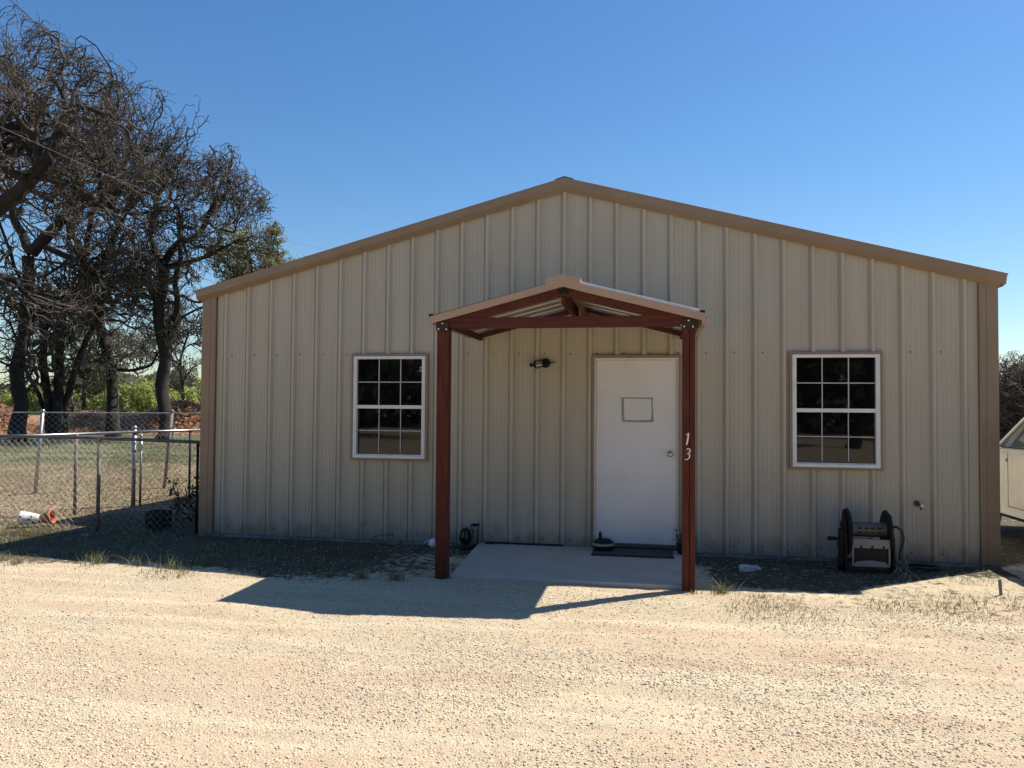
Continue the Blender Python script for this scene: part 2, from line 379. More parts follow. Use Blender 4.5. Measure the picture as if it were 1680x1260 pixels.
# ================================================================== metal building
HW = 4.572; SL = .262; FT = .3048; DEP = 12.
def zr(x): return 4.126-SL*abs(x)          # lower edge of the rake trim
B = thing('metal_building', 'beige ribbed metal building with low gable roof and tan trim', 'building', (0, 0, 0))
openings = [(-2.585, -1.625, .965, 2.25), (2.487, 3.445, .965, 2.25), (.335, 1.315, .05, 2.2)]
bps = {}
for i in range(-14, 15):
    x = i*FT
    for dx, off in ((-.048, 0), (-.044, -.009), (-.036, -.009), (-.032, .002), (-.015, .038), (.012, .038), (.034, 0)): bps[round(x+dx, 4)] = off
    for c in (.085, .125, .180, .220):
        for dx, off in ((-.004, 0), (0, -.003), (.004, 0)): bps[round(x+c+dx, 4)] = off
xs = sorted(k for k in bps if -4.40 < k < 4.40)
def offat(x):
    ks = xs
    if x <= ks[0] or x >= ks[-1]: return 0
    for a, b in zip(ks, ks[1:]):
        if a <= x <= b: t = (x-a)/(b-a); return bps[a]*(1-t)+bps[b]*t
X = sorted(set([-4.40, 4.40, 0.]+xs+[round(v, 4) for o_ in openings for v in o_[:2]]))
mb = MB()
for a, b in zip(X, X[1:]):
    if b-a < 1e-5: continue
    mid = (a+b)/2; segs = [(0.0, None)]
    cuts = [(o_[2], o_[3]) for o_ in openings if o_[0]-1e-4 <= mid <= o_[1]+1e-4]
    rng = [(0.01, 'top')] if not cuts else [(0.01, cuts[0][0]), (cuts[0][1], 'top')]
    for z0, z1 in rng:
        za = zr(a)+.06 if z1 == 'top' else z1; zb = zr(b)+.06 if z1 == 'top' else z1
        if z1 != 'top' and z1-z0 < .06: continue
        mb.add([(a, -offat(a), z0), (b, -offat(b), z0), (b, -offat(b), zb), (a, -offat(a), za)], [(0, 1, 2, 3)])
mb.k = 1                                                            # screw heads
rs = random.Random(4)
for i in range(-14, 14):
    for z, dx in ((2.245, .075), (.10, .075)):
        x = i*FT+dx
        if any(o_[0]-.04 < x < o_[1]+.04 and o_[2]-.03 < z < o_[3]+.03 for o_ in openings): continue
        mb.lathe([(.0001, .008), (.0085, .006), (.009, .001)], (x, 0, z+rs.uniform(-.004, .004)), 6, (0, -1, 0))
    if i % 3 == 0:
        for z in (2.245, 1.17, .1, 3.3):
            x = i*FT
            if z < zr(x)-.1 and not any(o_[0]-.04 < x < o_[1]+.04 and o_[2]-.03 < z < o_[3]+.03 for o_ in openings):
                mb.lathe([(.0001, .038), (.007, .037), (.0075, .032)], (x, 0, z), 6, (0, -1, 0))
m_screw = mat('screw_head', (.09, .065, .05), (.06, .045, .035), rough=.6, scale=40)
obj('front_wall', mb, [m_wall, m_screw], B)
mb = MB()                                                          # other three walls, plain ribbed sheet
def ribwall(p0, p1, h0, h1, nrm):
    p0 = Vector(p0); p1 = Vector(p1); L = (p1-p0).length; d = (p1-p0)/L; nrm = Vector(nrm); pts = []
    t = 0.
    while t < L-.1:
        for dx, o_ in ((.12, 0), (.14, .03), (.165, .03), (.185, 0)): pts.append((t+dx, o_))
        t += FT
    pts = [(0, 0)]+[q for q in pts if q[0] < L]+[(L, 0)]
    for (a, oa), (b, ob) in zip(pts, pts[1:]):
        A = p0+d*a+nrm*oa; C_ = p0+d*b+nrm*ob
        mb.add([(A.x, A.y, 0), (C_.x, C_.y, 0), (C_.x, C_.y, h1(b)), (A.x, A.y, h0(a))], [(0, 1, 2, 3)])
ribwall((-HW, DEP, 0), (-HW, .02, 0), lambda t: 2.97, lambda t: 2.97, (-1, 0, 0))
ribwall((HW, .02, 0), (HW, DEP, 0), lambda t: 2.97, lambda t: 2.97, (1, 0, 0))
ribwall((HW, DEP, 0), (-HW, DEP, 0), lambda t: zr(HW-t)+.05, lambda t: zr(HW-t)+.05, (0, 1, 0))
obj('side_wall', mb, m_wall, B)
mb = MB(); mb.box(-HW+.03, HW-.03, .03, DEP-.03, -.15, .012); mb.box(-HW-.02, .33, -.025, .029, -.15, .004); mb.box(1.33, HW+.02, -.025, .029, -.15, .004)
mb.box(.3301, 1.3299, -.02, .028, -.15, .0)
obj('foundation', mb, m_found, B, bevel=.004)
for sx in (-1, 1):                                                  # corner trims
    mb = MB(); s = sx
    pr = [(4.400, -.036), (4.415, -.044), (4.458, -.044), (4.466, -.036), (4.475, -.044), (4.584, -.044), (4.584, .13), (4.575, .13), (4.575, -.01), (4.400, -.01)]
    top = zr(4.5)+.05
    mb.prism([(s*x, y) for x, y in pr][::s], 'z', .004, top)
    obj('corner_trim', mb, m_tan, B, bevel=.003)
# roof
mb = MB()
RH = 4.25                                                           # ridge height of the sheet
for s in (-1, 1):
    t = -.11
    prof = []
    y = -.11
    while y < DEP+.1:
        for dx, o_ in ((0, 0), (.11, 0), (.125, .03), (.15, .03), (.165, 0)): prof.append((y+dx, o_))
        y += FT
    prof = [p for p in prof if p[0] < DEP+.11]
    for (a, oa), (b, ob) in zip(prof, prof[1:]):
        vs = [(0, a, RH-.015+oa), (0, b, RH-.015+ob), (s*4.645, b, RH-.015-SL*4.645+ob), (s*4.645, a, RH-.015-SL*4.645+oa)]
        mb.add(vs, [(0, 1, 2, 3)] if s > 0 else [(3, 2, 1, 0)])
obj('roof', mb, m_galv, B)
mb = MB()
mb.prism([(-.13, RH-.02), (-.10, RH+.012), (0, RH+.042), (.10, RH+.012), (.13, RH-.02)], 'y', -.105, DEP+.12)
obj('ridge_cap', mb, mat('dark_ridge_cap', (.12, .09, .07), rough=.5), B)
mb = MB()                                                           # rake trim: vertical face, drip lip, sloped return
for s in (-1, 1):
    prf = [(-.095, .0, 0), (-.118, .012, 0), (-.118, .045, 0)]
    sect = [(-.034, .0), (-.112, .045), (-.118, .050), (-.118, .146), (-.09, .155), (-.09, .06), (-.02, .012)]
    xs_ = [0, s*4.60]
    vs = []
    for x in xs_:
        for y, dz in sect: xe = x+(s*.055*dz/.15 if x else 0); vs.append((xe, y, zr(xe)+dz))
    n = len(sect); fs = [(i, (i+1) % n, n+(i+1) % n, n+i) for i in range(n)]+[list(range(n, 2*n))]
    if s < 0: fs = [tuple(reversed(f)) for f in fs]
    mb.add(vs, fs)
obj('rake_trim', mb, m_tan, B)
for s in (-1, 1):
    mb = MB(); mb.prism([(s*4.61, zr(4.64)+.01), (s*4.645, zr(4.64)+.04), (s*4.655, zr(4.64)+.13), (s*4.61, zr(4.61)+.14)][::s], 'y', -.085, DEP+.1); obj('eave_trim', mb, m_tan, B)
mb = MB()                                                           # unseen left-side awning, added to throw the long shadow into the yard
mb.prism([(-4.66, 2.99), (-5.42, 2.93), (-5.42, 2.98), (-4.66, 3.04)], 'y', 1.75, 9.5)
obj('added_awning', mb, m_tan, B)

m_munt = mat('grille_vinyl', (.52, .52, .51), (.46, .46, .45), rough=.4, scale=5)
def window(x0, x1, z0, z1, nm):
    w = MB()
    t = .03                                                        # tan J trim round the opening
    for a, b, c, d in ((x0-t, x1+t, z1, z1+t), (x0-t, x1+t, z0-t, z0), (x0-t, x0, z0, z1), (x1, x1+t, z0, z1)): w.box(a, b, -.045, .02, c, d)
    tr = obj('window', w, m_tan, B, bevel=.003)
    f = MB(); F1 = .042
    zm = z0+(z1-z0)*.505
    y0 = -.052
    f.box(x0, x0+F1, y0, .03, z0, z1); f.box(x1-F1, x1, y0, .03, z0, z1)
    f.box(x0+F1, x1-F1, y0+.002, .03, z1-F1*.8, z1); f.box(x0+F1, x1-F1, y0-.006, .03, z0, z0+F1*.8)
    f.box(x0+F1, x1-F1, y0+.01, .03, zm-.024, zm+.018)            # meeting rail
    f.box(x0+.012, x0+.02, y0-.004, y0, z0+.01, z1-.01); f.box(x1-.02, x1-.012, y0-.004, y0, z0+.01, z1-.01)
    f.box(x0+F1, x1-F1, y0+.016, .02, z0+F1*.8, z0+F1*.8+.012)
    obj('frame', f, m_white, tr, bevel=.003)
    gr = MB(); gw = .011
    for (a, b, yy_, k) in ((zm+.018, z1-F1*.8, -.018, 1.), (z0+F1*.8+.03, zm-.024, -.002, .85)):
        for j in (1, 2):
            x = x0+F1+(x1-x0-2*F1)*j/3; gr.box(x-gw*k/2, x+gw*k/2, yy_-.006, yy_, a, b)
        zc = (a+b)/2
        for j in range(3):
            xa = x0+F1+(x1-x0-2*F1)*j/3+gw*k/2*(j > 0); xb = x0+F1+(x1-x0-2*F1)*(j+1)/3-gw*k/2*(j < 2)
            gr.box(xa, xb, yy_-.005, yy_, zc-gw*k/2, zc+gw*k/2)
    obj('muntin', gr, m_munt, tr)
    for a, b, yy_ in ((zm+.018, z1-F1*.8, -.012), (z0+F1*.8+.012, zm-.024, .004)):
        p = MB(); p.box(x0+F1+.001, x1-F1-.001, yy_, yy_+.004, a, b); obj('pane', p, m_pane, tr)
    return tr
wL = window(-2.555, -1.655, .995, 2.22, 'L'); wL['label'] = 'white grid window left of the porch'
wR = window(2.517, 3.415, .995, 2.22, 'R'); wR['label'] = 'white grid window right of the porch'
mb = MB(); mb.box(-1.735, -1.698, -.0135, -.0125, 2.075, 2.095); mb.box(-1.735, -1.698, -.0135, -.0125, 2.035, 2.062)
m_or = mat('orange_bar', (.62, .26, .09), rough=.5)
obj('orange_bars', mb, m_or, wL)  # two small orange bars on the upper pane
# door
DX0, DX1, DZ0, DZ1 = .375, 1.275, .085, 2.165
d = MB()
for a, b, c, e in ((.325, DX1+.05, 2.19, 2.225), (.325, .352, .03, 2.19), (DX1+.023, DX1+.05, .03, 2.19)): d.box(a, b, -.05, .02, c, e)
door = obj('door', d, m_tan, B, bevel=.003)
d = MB(); d.box(.352, .372, -.028, .06, .05, 2.19); d.box(DX1+.003, DX1+.023, -.028, .06, .05, 2.19); d.box(.372, DX1+.003, -.027, .06, DZ1+.003, 2.19)
obj('door_frame', d, m_door, door, bevel=.002)
d = MB(); d.box(DX0, DX1, -.008, .035, DZ0, DZ1); obj('door_leaf', d, m_door, door, bevel=.002)
d = MB(); d.box(.372, DX1+.003, -.05, .03, .045, .083); obj('threshold', d, mat('threshold_metal', (.12, .11, .10), rough=.5, metal=.4), door, bevel=.004)
kx, kz = 1.208, 1.105
d = MB(); d.lathe([(.0001, .004), (.034, .004), (.036, 0)], (kx, -.008, kz), 20, (0, -1, 0))
d.lathe([(.012, 0), (.012, .03), (.026, .038), (.031, .052), (.027, .066), (.014, .070), (.0001, .068)], (kx, -.01, kz), 20, (0, -1, 0))
obj('knob', d, m_nickel, door)
d = MB()
tx0, tx1, tz0, tz1 = .665, 1.01, 1.462, 1.738
def ragged(pts):
    d.add([(x, -.0086, z) for x, z in pts], [list(range(len(pts)))])
ragged([(tx0-.012, tz1-.012), (tx0+.16, tz1-.013), (tx1+.005, tz1-.016), (tx1+.004, tz1+.002), (tx0+.02, tz1+.003), (tx0-.01, tz1+.001)])
ragged([(tx0, tz0), (tx0+.2, tz0-.004), (tx1+.008, tz0-.002), (tx1+.02, tz0+.028), (tx0+.18, tz0+.018), (tx0+.002, tz0+.024)])
ragged([(tx0, tz0+.0245), (tx0+.03, tz0+.024), (tx0+.024, tz0+.15), (tx0+.022, tz1-.0125), (tx0-.004, tz1-.0125), (tx0-.003, tz0+.12)])
ragged([(tx1-.018, tz0+.0215), (tx1+.012, tz0+.027), (tx1+.006, tz0+.15), (tx1+.001, tz1-.016), (tx1-.016, tz1-.0155), (tx1-.01, tz0+.13)])
obj('tape_mark', d, m_tape, door)

# ================================================================== porch
PX, PY = .178, -1.66
P = thing('porch', 'small gabled porch of dark red posts over the white door', 'porch', (PX, PY, 0))
m_dkmetal = mat('dark_plate', (.035, .014, .011), (.02, .012, .01), rough=.7)
def post(x, split, lbl):
    m = MB()
    if split:
        m.box(x-.056, x+.002, PY-.055, PY+.06, -.08, 2.37); m.box(x+.008, x+.056, PY-.052, PY+.06, -.08, 2.37)
        m.box(x+.0021, x+.0079, PY-.04, PY+.05, -.08, 2.37)
    else: m.box(x-.058, x+.058, PY-.055, PY+.06, -.08, 2.37)
    o = obj('post', m, m_red, P, bevel=.004); o['label'] = lbl
    return o
pL = post(-.985, False, 'plain red left post'); pR = post(1.33, True, 'red right post with white numbers 1 and 3')
for x, pp in ((-.985, pL), (1.33, pR)):
    for ya, yb in ((PY-.062, PY-.0551), (PY+.0601, PY+.066)): m = MB(); m.box(x-.057, x+.057, ya, yb, 2.345, 2.44); obj('bracket', m, m_dkmetal, pp, bevel=.002)
    for dx, dz in ((-.042, 2.37), (.035, 2.368), (-.004, 2.425)): m = MB(); m.lathe([(.0001, .008), (.008, .006), (.009, 0)], (x+dx, PY-.062, dz), 8, (0, -1, 0)); obj('bolt', m, m_white, pp)
ps = .255
def zu(x): return 2.752-ps*abs(x-PX)       # underside line of fascia
m = MB(); m.prism([(-.91, 2.372), (1.255, 2.372), (1.255, 2.42), (1.1, 2.478), (-.74, 2.478), (-.91, 2.42)], 'y', PY-.05, PY-.012)
obj('cross_beam', m, m_redx, P, bevel=.003)
for s in (-1, 1):
    for yy_, nm in ((PY-.047, 'f'), (-.11, 'b')):
        m = MB(); xe = PX+s*(1.235 if yy_ < -1 else 1.19); b0 = .0 if yy_ < -1 else .0
        lo, hi = (.08, 0) if yy_ < -1 else (.035, -.022)
        m.prism([(PX, zu(PX)-lo), (xe, zu(xe)-lo), (xe, zu(xe)-hi), (PX, zu(PX)-hi)][::-s], 'y', yy_, yy_+.038)
        obj('rafter', m, m_redx, P, bevel=.003)
    m = MB(); xp = -.985 if s < 0 else 1.33
    zt = zu(xp)-.012
    m.box(xp-.02, xp+.02, PY+.067, -.03, 2.40, 2.466)
    obj('side_beam', m, m_red, P, bevel=.003)
m = MB(); m.box(PX-.022, PX+.018, PY-.008, -.112, 2.60, 2.735); obj('ridge_beam', m, m_red, P, bevel=.003)
m = MB(); m.box(PX+.075, PX+.10, -.95, -.12, 2.585, 2.70); m.prism([(PX+.10, 2.60), (PX+.27, 2.585), (PX+.285, 2.62), (PX+.24, 2.67), (PX+.15, 2.70), (PX+.10, 2.70)], 'y', -.155, -.13)
obj('gusset', m, mat('brown_board', (.24, .09, .045), (.16, .06, .03), rough=.6, scale=6), P)
m = MB(); m.prism([(PX-.05, 2.69), (PX+.05, 2.69), (PX+.05, 2.725), (PX, 2.75), (PX-.05, 2.725)], 'y', PY-.053, PY-.0475); obj('peak_plate', m, m_black, P)
# roof sheets
PW = 1.29
m = MB(); m2 = MB()
for s in (-1, 1):
    prof = []; y = PY-.085
    while y < -.03:
        for dx, o_ in ((0, .018), (.012, .018), (.022, 0), (.066, 0), (.076, .018)): prof.append((y+dx, o_))
        y += .076
    prof = [q for q in prof if q[0] < -.03]
    cp = []; y = PY-.02
    while y < -.03:
        for dx, o_ in ((0, 0), (.27, 0), (.276, -.014), (.292, -.014), (.298, 0)): cp.append((y+dx, o_))
        y += .298
    cp = [q for q in cp if q[0] < -.03]
    for (a, oa), (b, ob) in zip(cp, cp[1:]):
        if b-a < 1e-6: continue
        xe = PX+s*PW; vs = [(PX, a, zu(PX)+.05+oa), (PX, b, zu(PX)+.05+ob), (xe, b, zu(xe)+.05+ob), (xe, a, zu(xe)+.05+oa)]
        m2.k = int(min(oa, ob) < -.01 or oa != ob); m2.add(vs, [(3, 2, 1, 0)] if s > 0 else [(0, 1, 2, 3)])
    for (a, oa), (b, ob) in zip(prof, prof[1:]):
        if b-a < 1e-6: continue
        xe = PX+s*PW
        for mm, dz in ((m, .055),):
            o1, o2 = (oa, ob)
            vs = [(PX, a, zu(PX)+dz+o1), (PX, b, zu(PX)+dz+o2), (xe, b, zu(xe)+dz+o2), (xe, a, zu(xe)+dz+o1)]
            mm.add(vs, [(0, 1, 2, 3)] if (s > 0) == (mm is m) else [(3, 2, 1, 0)])
obj('roof_sheet', m, m_galv, P); obj('ceiling_sheet', m2, [m_under, mat('lit_sheet_rib', (.60, .56, .50), rough=.5)], P)  # paler rib colour paints in the light the ribs catch
m = MB()                                                            # rib edge above the right fascia, its sunlit brightness put into the colour
x0_, x1_ = PX+.17, PX+1.24
m.prism([(x0_, zu(x0_)+.055), (x1_, zu(x1_)+.055), (x1_, zu(x1_)+.088), (x0_, zu(x0_)+.088)], 'y', PY-.088, PY-.05)
obj('roof_edge', m, mat('sunlit_galvanised', (.75, .78, .82), rough=.3, metal=.3), P, bevel=.006)
m = MB()
for s in (-1, 1):
    xe = PX+s*1.295; z_ = zu(xe)
    m.prism([(PX, zu(PX)), (xe, z_-.01), (xe, z_+.062), (PX, zu(PX)+.066)][::-s], 'y', PY-.105, PY-.09)
obj('fascia', m, m_tanl, P, bevel=.002)
m = MB(); m.prism([(PX-.165, zu(PX-.165)+.045), (PX-.002, zu(PX)+.035), (PX+.165, zu(PX+.165)+.045), (PX+.165, zu(PX+.165)+.116), (PX, zu(PX)+.118), (PX-.165, zu(PX-.165)+.116)][::-1], 'y', PY-.112, -.035)
obj('ridge_cap', m, m_tanl, P, bevel=.002)
for s in (-1, 1):
    xe = PX+s*1.295
    m = MB(); dn = .045 if s > 0 else -.005
    m.prism([(xe-s*.03, zu(xe)-dn+.015), (xe, zu(xe)-dn), (xe+s*.018, zu(xe)-dn+.02), (xe+s*.02, zu(xe)+.045), (xe-s*.03, zu(xe)+.06)][::s], 'y', PY-.089, -.05)
    e_ = obj('eave_trim', m, m_tanl, P)
    m = MB(); m.box(min(xe-s*.045, xe-s*.004), max(xe-s*.045, xe-s*.004), PY-.104, PY-.05, zu(xe)+.064, zu(xe)+.09); obj('end_cap', m, m_black, e_)
# house numbers
def textmesh(s, size, ext, shear=0.):
    c = bpy.data.curves.new('t', 'FONT'); c.body = s; c.size = size; c.extrude = ext; c.shear = shear; c.align_x = 'CENTER'; c.bevel_depth = .0008
    o = bpy.data.objects.new('t', c); COL.objects.link(o); dg = bpy.context.evaluated_depsgraph_get(); dg.update()
    me = bpy.data.meshes.new_from_object(o.evaluated_get(dg)); bpy.data.objects.remove(o); return me
def stroke(pts, w, x, z, y):
    m = MB(); sm_ = []
    P_ = [Vector((p[0]*.88, 0, p[1]*.88)) for p in pts]
    for i in range(len(P_)-1):
        for k in range(5):
            t = k/5; p0 = P_[max(i-1, 0)]; p1 = P_[i]; p2 = P_[i+1]; p3 = P_[min(i+2, len(P_)-1)]
            sm_.append(.5*((2*p1)+(-p0+p2)*t+(2*p0-5*p1+4*p2-p3)*t*t+(-p0+3*p1-3*p2+p3)*t**3))
    sm_.append(P_[-1])
    L_ = []; n = len(sm_)
    for i, p in enumerate(sm_):
        tt = (sm_[min(i+1, n-1)]-sm_[max(i-1, 0)]).normalized(); nn_ = Vector((-tt.z, 0, tt.x)); ww = w*(.55+.45*math.sin(math.pi*(i+.7)/(n+.4)))
        L_.append((p+nn_*ww/2, p-nn_*ww/2))
    vs = []
    for a, b in L_: vs += [(x+a.x, y, z+a.z), (x+b.x, y, z+b.z), (x+a.x, y-.004, z+a.z), (x+b.x, y-.004, z+b.z)]
    fs = []
    for i in range(n-1):
        k = i*4; q = k+4
        fs += [(k+2, k+3, q+3, q+2), (k, k+2, q+2, q), (k+3, k+1, q+1, q+3), (k+1, k, q, q+1)]
    m.add(vs, fs+[(0, 1, 3, 2), (4*n-4, 4*n-2, 4*n-1, 4*n-3)]); return m
m_num = mat('number_paint', (.80, .74, .70), (.7, .65, .62), rough=.4, scale=20)
m_nold = mat('old_number_stain', (.05, .018, .014), (.09, .03, .022), rough=.7, scale=30)
YN = PY-.0565
one = [(-.012, .038), (.006, .05), (.012, .062), (.006, .0), (-.004, -.058)]
m = stroke([(-.016, .044), (.002, .052), (.012, .064)], .009, 1.318, 1.345, YN)
m2_ = stroke([(.012, .064), (.004, .005), (-.008, -.056)], .016, 1.318, 1.345, YN-.0005); m.add(m2_.v, m2_.f)
m2_ = stroke([(-.016, -.055), (0, -.057)], .007, 1.318, 1.345, YN-.001); m.add(m2_.v, m2_.f)
obj('house_number', m, m_num, pR)['label'] = 'white italic number 1 on the right post'
m = stroke([(-.008, .046), (.006, .058), (.024, .05), (.026, .032), (.010, .012), (-.002, .006), (.012, .004), (.022, -.012), (.016, -.036), (-.006, -.056), (-.026, -.052)], .012, 1.318, 1.208, YN)
obj('house_number', m, m_num, pR)['label'] = 'white italic number 3 on the right post'
m = stroke([(-.016, .03), (.0, .05), (.018, .04), (.012, .012), (-.014, -.034), (.024, -.038)], .009, 1.328, 1.475, YN)
m2_ = stroke([(-.012, .03), (.0, .05), (.018, .035), (.010, .008), (-.014, -.034), (.024, -.036)], .009, 1.335, 1.585, YN); m.add(m2_.v, m2_.f)
obj('number_ghost', m, m_nold, pR)

# slab
m = MB()
m.add([(-.99, -.02, .03), (-.895, -1.68, .012), (1.285, -1.66, .012), (1.385, -.02, .03), (-.99, -.02, -.1), (-.895, -1.68, -.1), (1.285, -1.66, -.1), (1.385, -.02, -.1)],
      [(0, 1, 2, 3), (0, 4, 5, 1), (1, 5, 6, 2), (2, 6, 7, 3), (3, 7, 4, 0)])
# left edge of the pour runs in towards the wall
m.v[0] = (-.99, -.026, .03); m.v[3] = (1.385, -.026, .03); m.v[4] = (-.99, -.026, -.1); m.v[7] = (1.385, -.026, -.1)
tag(obj('porch_slab', m, m_conc, bevel=.008), 'grey concrete slab under the porch between the red posts', 'slab')
m = MB(); m.box(-.87, .01, -.065, -.042, .028, .05); m.box(-.90, -.78, -.095, -.068, .028, .056)
tag(obj('edging_strip', m, m_blackp, bevel=.004), 'thin black strip lying along the wall on the slab, left of the door', 'strip')

# small things on the slab
t = thing('door_mat', 'flat dark brown mat on the slab in front of the white door', 'mat', (.8, -.28, .03))
m = MB(); m.box(.362, 1.235, -.49, -.055, .028, .040); obj('mat', m, m_mat, t, bevel=.003)
m = MB(); m.box(.358, 1.239, -.496, -.4905, .0265, .041); obj('edge', m, m_black, t)
t = thing('doorstop', 'black rounded doorstop with upright spout and pale stripe on the mat', 'doorstop', (.47, -.20, .04))
m = MB(); m.lathe([(.0001, .0), (.10, .0), (.122, .03), (.125, .06), (.108, .095), (.07, .118), (.0001, .125)], (.475, -.20, .04), 28)
obj('body', m, m_black, t)
m = MB(); m.lathe([(.1262, .052), (.1262, .062), (.119, .078), (.117, .078)], (.475, -.2, .04), 28)
obj('stripe', m, mat('pale_stripe', (.32, .30, .22), rough=.6), t)
m = MB(); m.lathe([(.017, 0), (.02, .05), (.016, .09), (.0001, .11)], (.44, -.225, .14), 14)
obj('spout', m, m_black, t)
t = thing('lantern', 'black candle lantern standing on the ground beside the slab, right of the left post', 'lantern', (-1.10, -.17, 0))
m = MB(); o_ = (-1.115, -.17, -.02)
m.lathe([(.0001, .0), (.058, .0), (.060, .02), (.038, .04), (.036, .06)], o_, 8); m.lathe([(.05, .205), (.052, .22), (.02, .235), (.0001, .235)], o_, 8)
for k in range(8):
    a = 2*math.pi*k/8
    m.tube([(o_[0]+math.cos(a)*r, o_[1]+math.sin(a)*r, o_[2]+h) for r, h in ((.037, .06), (.070, .10), (.064, .15), (.05, .205))], .005, 5)
obj('frame', m, m_black, t)
m = MB(); m.lathe([(.034, .06), (.066, .10), (.060, .15), (.046, .205)], o_, 16); obj('body', m, mat('smoked_glass', (.012, .012, .014), rough=.15), t)
t = thing('candle_holder', 'clear glass hurricane vase in a thin black stand beside the slab', 'candle holder', (-1.0, -.15, 0))
o_ = (-1.01, -.12, -.01)
m = MB(); m.lathe([(.03, .03), (.034, .1), (.036, .16), (.045, .25), (.047, .255)], o_, 24); obj('vase', m, m_clear, t)
m = MB(); m.lathe([(.047, .250), (.053, .256), (.050, .268), (.044, .262)], o_, 24); m.tube([(o_[0]-.055, o_[1], .0), (o_[0]-.048, o_[1], .12), (o_[0]-.056, o_[1], .25)], .004, 6)
m.lathe([(.0001, 0), (.045, 0), (.045, .012), (.028, .03), (.0001, .03)], o_, 20); obj('stand', m, m_black, t)
t = thing('float_ball', 'small white ball with strap on the ground behind the left porch post', 'ball', (-1.5, -.22, 0))
m = MB(); m.stones((-1.49, -.22, .035), .052, 3, (1, 1, .9), 3); o = obj('ball', m, mat('white_ball', (.75, .76, .8), (.3, .3, .33), rough=.4, scale=22, fac=(.55, .75)), t)
for p in o.data.polygons: p.use_smooth = True
m = MB(); m.tube([(-1.62, -.16, .02), (-1.57, -.17, .05), (-1.5, -.18, .075), (-1.42, -.18, .07)], .008, 6); obj('strap', m, m_white, t)
m = MB(); m.tube([(-2.32, -.05, -.01), (-2.28, -.055, .045), (-2.2, -.055, .078), (-2.1, -.05, .085), (-2.02, -.048, .08)], .004, 5)
tag(obj('cable', m, m_blackp), 'short dark cable curving out of the ground at the wall under the left window', 'cable')

# wall lamp, lying over to the left on its plate
t = thing('wall_lamp', 'black coach lantern hanging sideways on the wall left of the door', 'lamp', (-.215, 0, 2.13))
m = MB(); m.lathe([(.0001, .02), (.03, .02), (.052, .012), (.056, .0)], (-.215, -.03, 2.132), 20, (0, -1, 0)); obj('backplate', m, m_black, t)
ax = (-.975, 0, -.12); base = Vector((-.225, -.10, 2.125)); axv = Vector(ax).normalized()
m = MB(); m.tube([(-.215, -.045, 2.13), (-.205, -.09, 2.14), (-.225, -.10, 2.125)], .012, 8); m.tube([(-.215, -.05, 2.13), (-.15, -.055, 2.137), (-.09, -.05, 2.146)], [.012, .009, .002], 8)
obj('arm', m, m_black, t)
m = MB(); m.lathe([(.0001, 0), (.034, 0), (.036, .012), (.030, .014)], base, 6, ax)
m.lathe([(.050, .085), (.056, .095), (.040, .112), (.018, .125), (.022, .14), (.028, .15), (.014, .165), (.0001, .17)], base, 6, ax)
for k in range(6):
    a = 2*math.pi*k/6; ref = Vector((0, 0, 1)); u = axv.cross(Vector((1, 0, 0)) if abs(axv.x) < .8 else ref).normalized(); w_ = axv.cross(u)
    q = u*math.cos(a)+w_*math.sin(a); m.tube([base+axv*.012+q*.033, base+axv*.09+q*.051], .004, 5)
obj('cage', m, m_black, t)
m = MB(); m.lathe([(.029, .013), (.046, .088)], base, 6, ax); obj('glass', m, m_frost, t)

# spigot
t = thing('faucet', 'small brass and white outdoor tap on the wall right of the hose reel', 'tap', (3.79, 0, .62))
m = MB(); m.lathe([(.0001, .006), (.03, .006), (.034, 0)], (3.785, -.002, .625), 14, (0, -1, 0)); m.tube([(3.785, -.005, .625), (3.79, -.07, .62), (3.80, -.09, .60), (3.80, -.095, .57)], .012, 8)
obj('body', m, mat('brass_dull', (.16, .12, .08), rough=.45, metal=.7), t)
m = MB(); m.lathe([(.0001, .012), (.017, .012), (.019, 0)], (3.808, -.10, .612), 12, (.3, -1, .1)); obj('handle', m, m_white, t)

# hose reel cart
HX, HY = 3.16, -.46
t = thing('hose_reel_cart', 'garden hose reel cart with pale front panel against the wall', 'hose reel', (HX, HY, -.02))
x0, x1 = HX-.175, HX+.185
m = MB()
m.prism([(HY-.12, .0), (HY+.10, .0), (HY+.12, .22), (HY+.06, .42), (HY+.03, .54), (HY-.01, .60), (HY-.04, .53), (HY-.10, .42), (HY-.13, .22)], 'x', x0-.055, x0-.03)
m.prism([(HY-.12, .0), (HY+.10, .0), (HY+.12, .22), (HY+.05, .45), (HY-.01, .56), (HY-.08, .45), (HY-.13, .22)], 'x', x1+.035, x1+.055)
m.box(x0-.085, x0-.055, HY-.07, HY+.06, .12, .40); m.box(x1+.055, x1+.075, HY-.06, HY+.05, .05, .33)
m.box(x0-.03, x1+.035, HY+.05, HY+.08, .05, .09)
for k in range(4): m.box(x0-.10+.01*k, x0-.085+.01*k, HY-.05, HY+.05, .20+.07*k, .26+.07*k)
obj('side_frame', m, m_blackp, t, bevel=.006)
for xd, r in ((x0-.02, .235), (x1-.005, .225)):
    m = MB(); m.lathe([(.0001, 0), (r-.02, 0), (r, .006), (r, .014), (r-.02, .020), (.0001, .020)], (xd, HY, .375), 32, (1, 0, 0)); obj('reel_disc', m, m_blackp, t)
m = MB(); m.lathe([(.075, 0), (.075, x1-x0-.006)], (x0+.001, HY, .40), 28, (1, 0, 0)); m.k = 1
for i in range(4):
    for a in (R_(165), R_(195)):
        cx = x0+.075+i*.062; ay = HY+math.cos(a)*.0765; az = .40+math.sin(a)*.0765*-1
        m.box(cx, cx+.042, ay-.003, ay+.002, az-.008, az+.008)
obj('drum', m, [m_brownp, m_black], t)
pf = MB(); yf = HY-.155
def fr(a, b, c, d, y0=yf-.01, y1=yf+.01): pf.box(a, b, y0, y1, c, d)
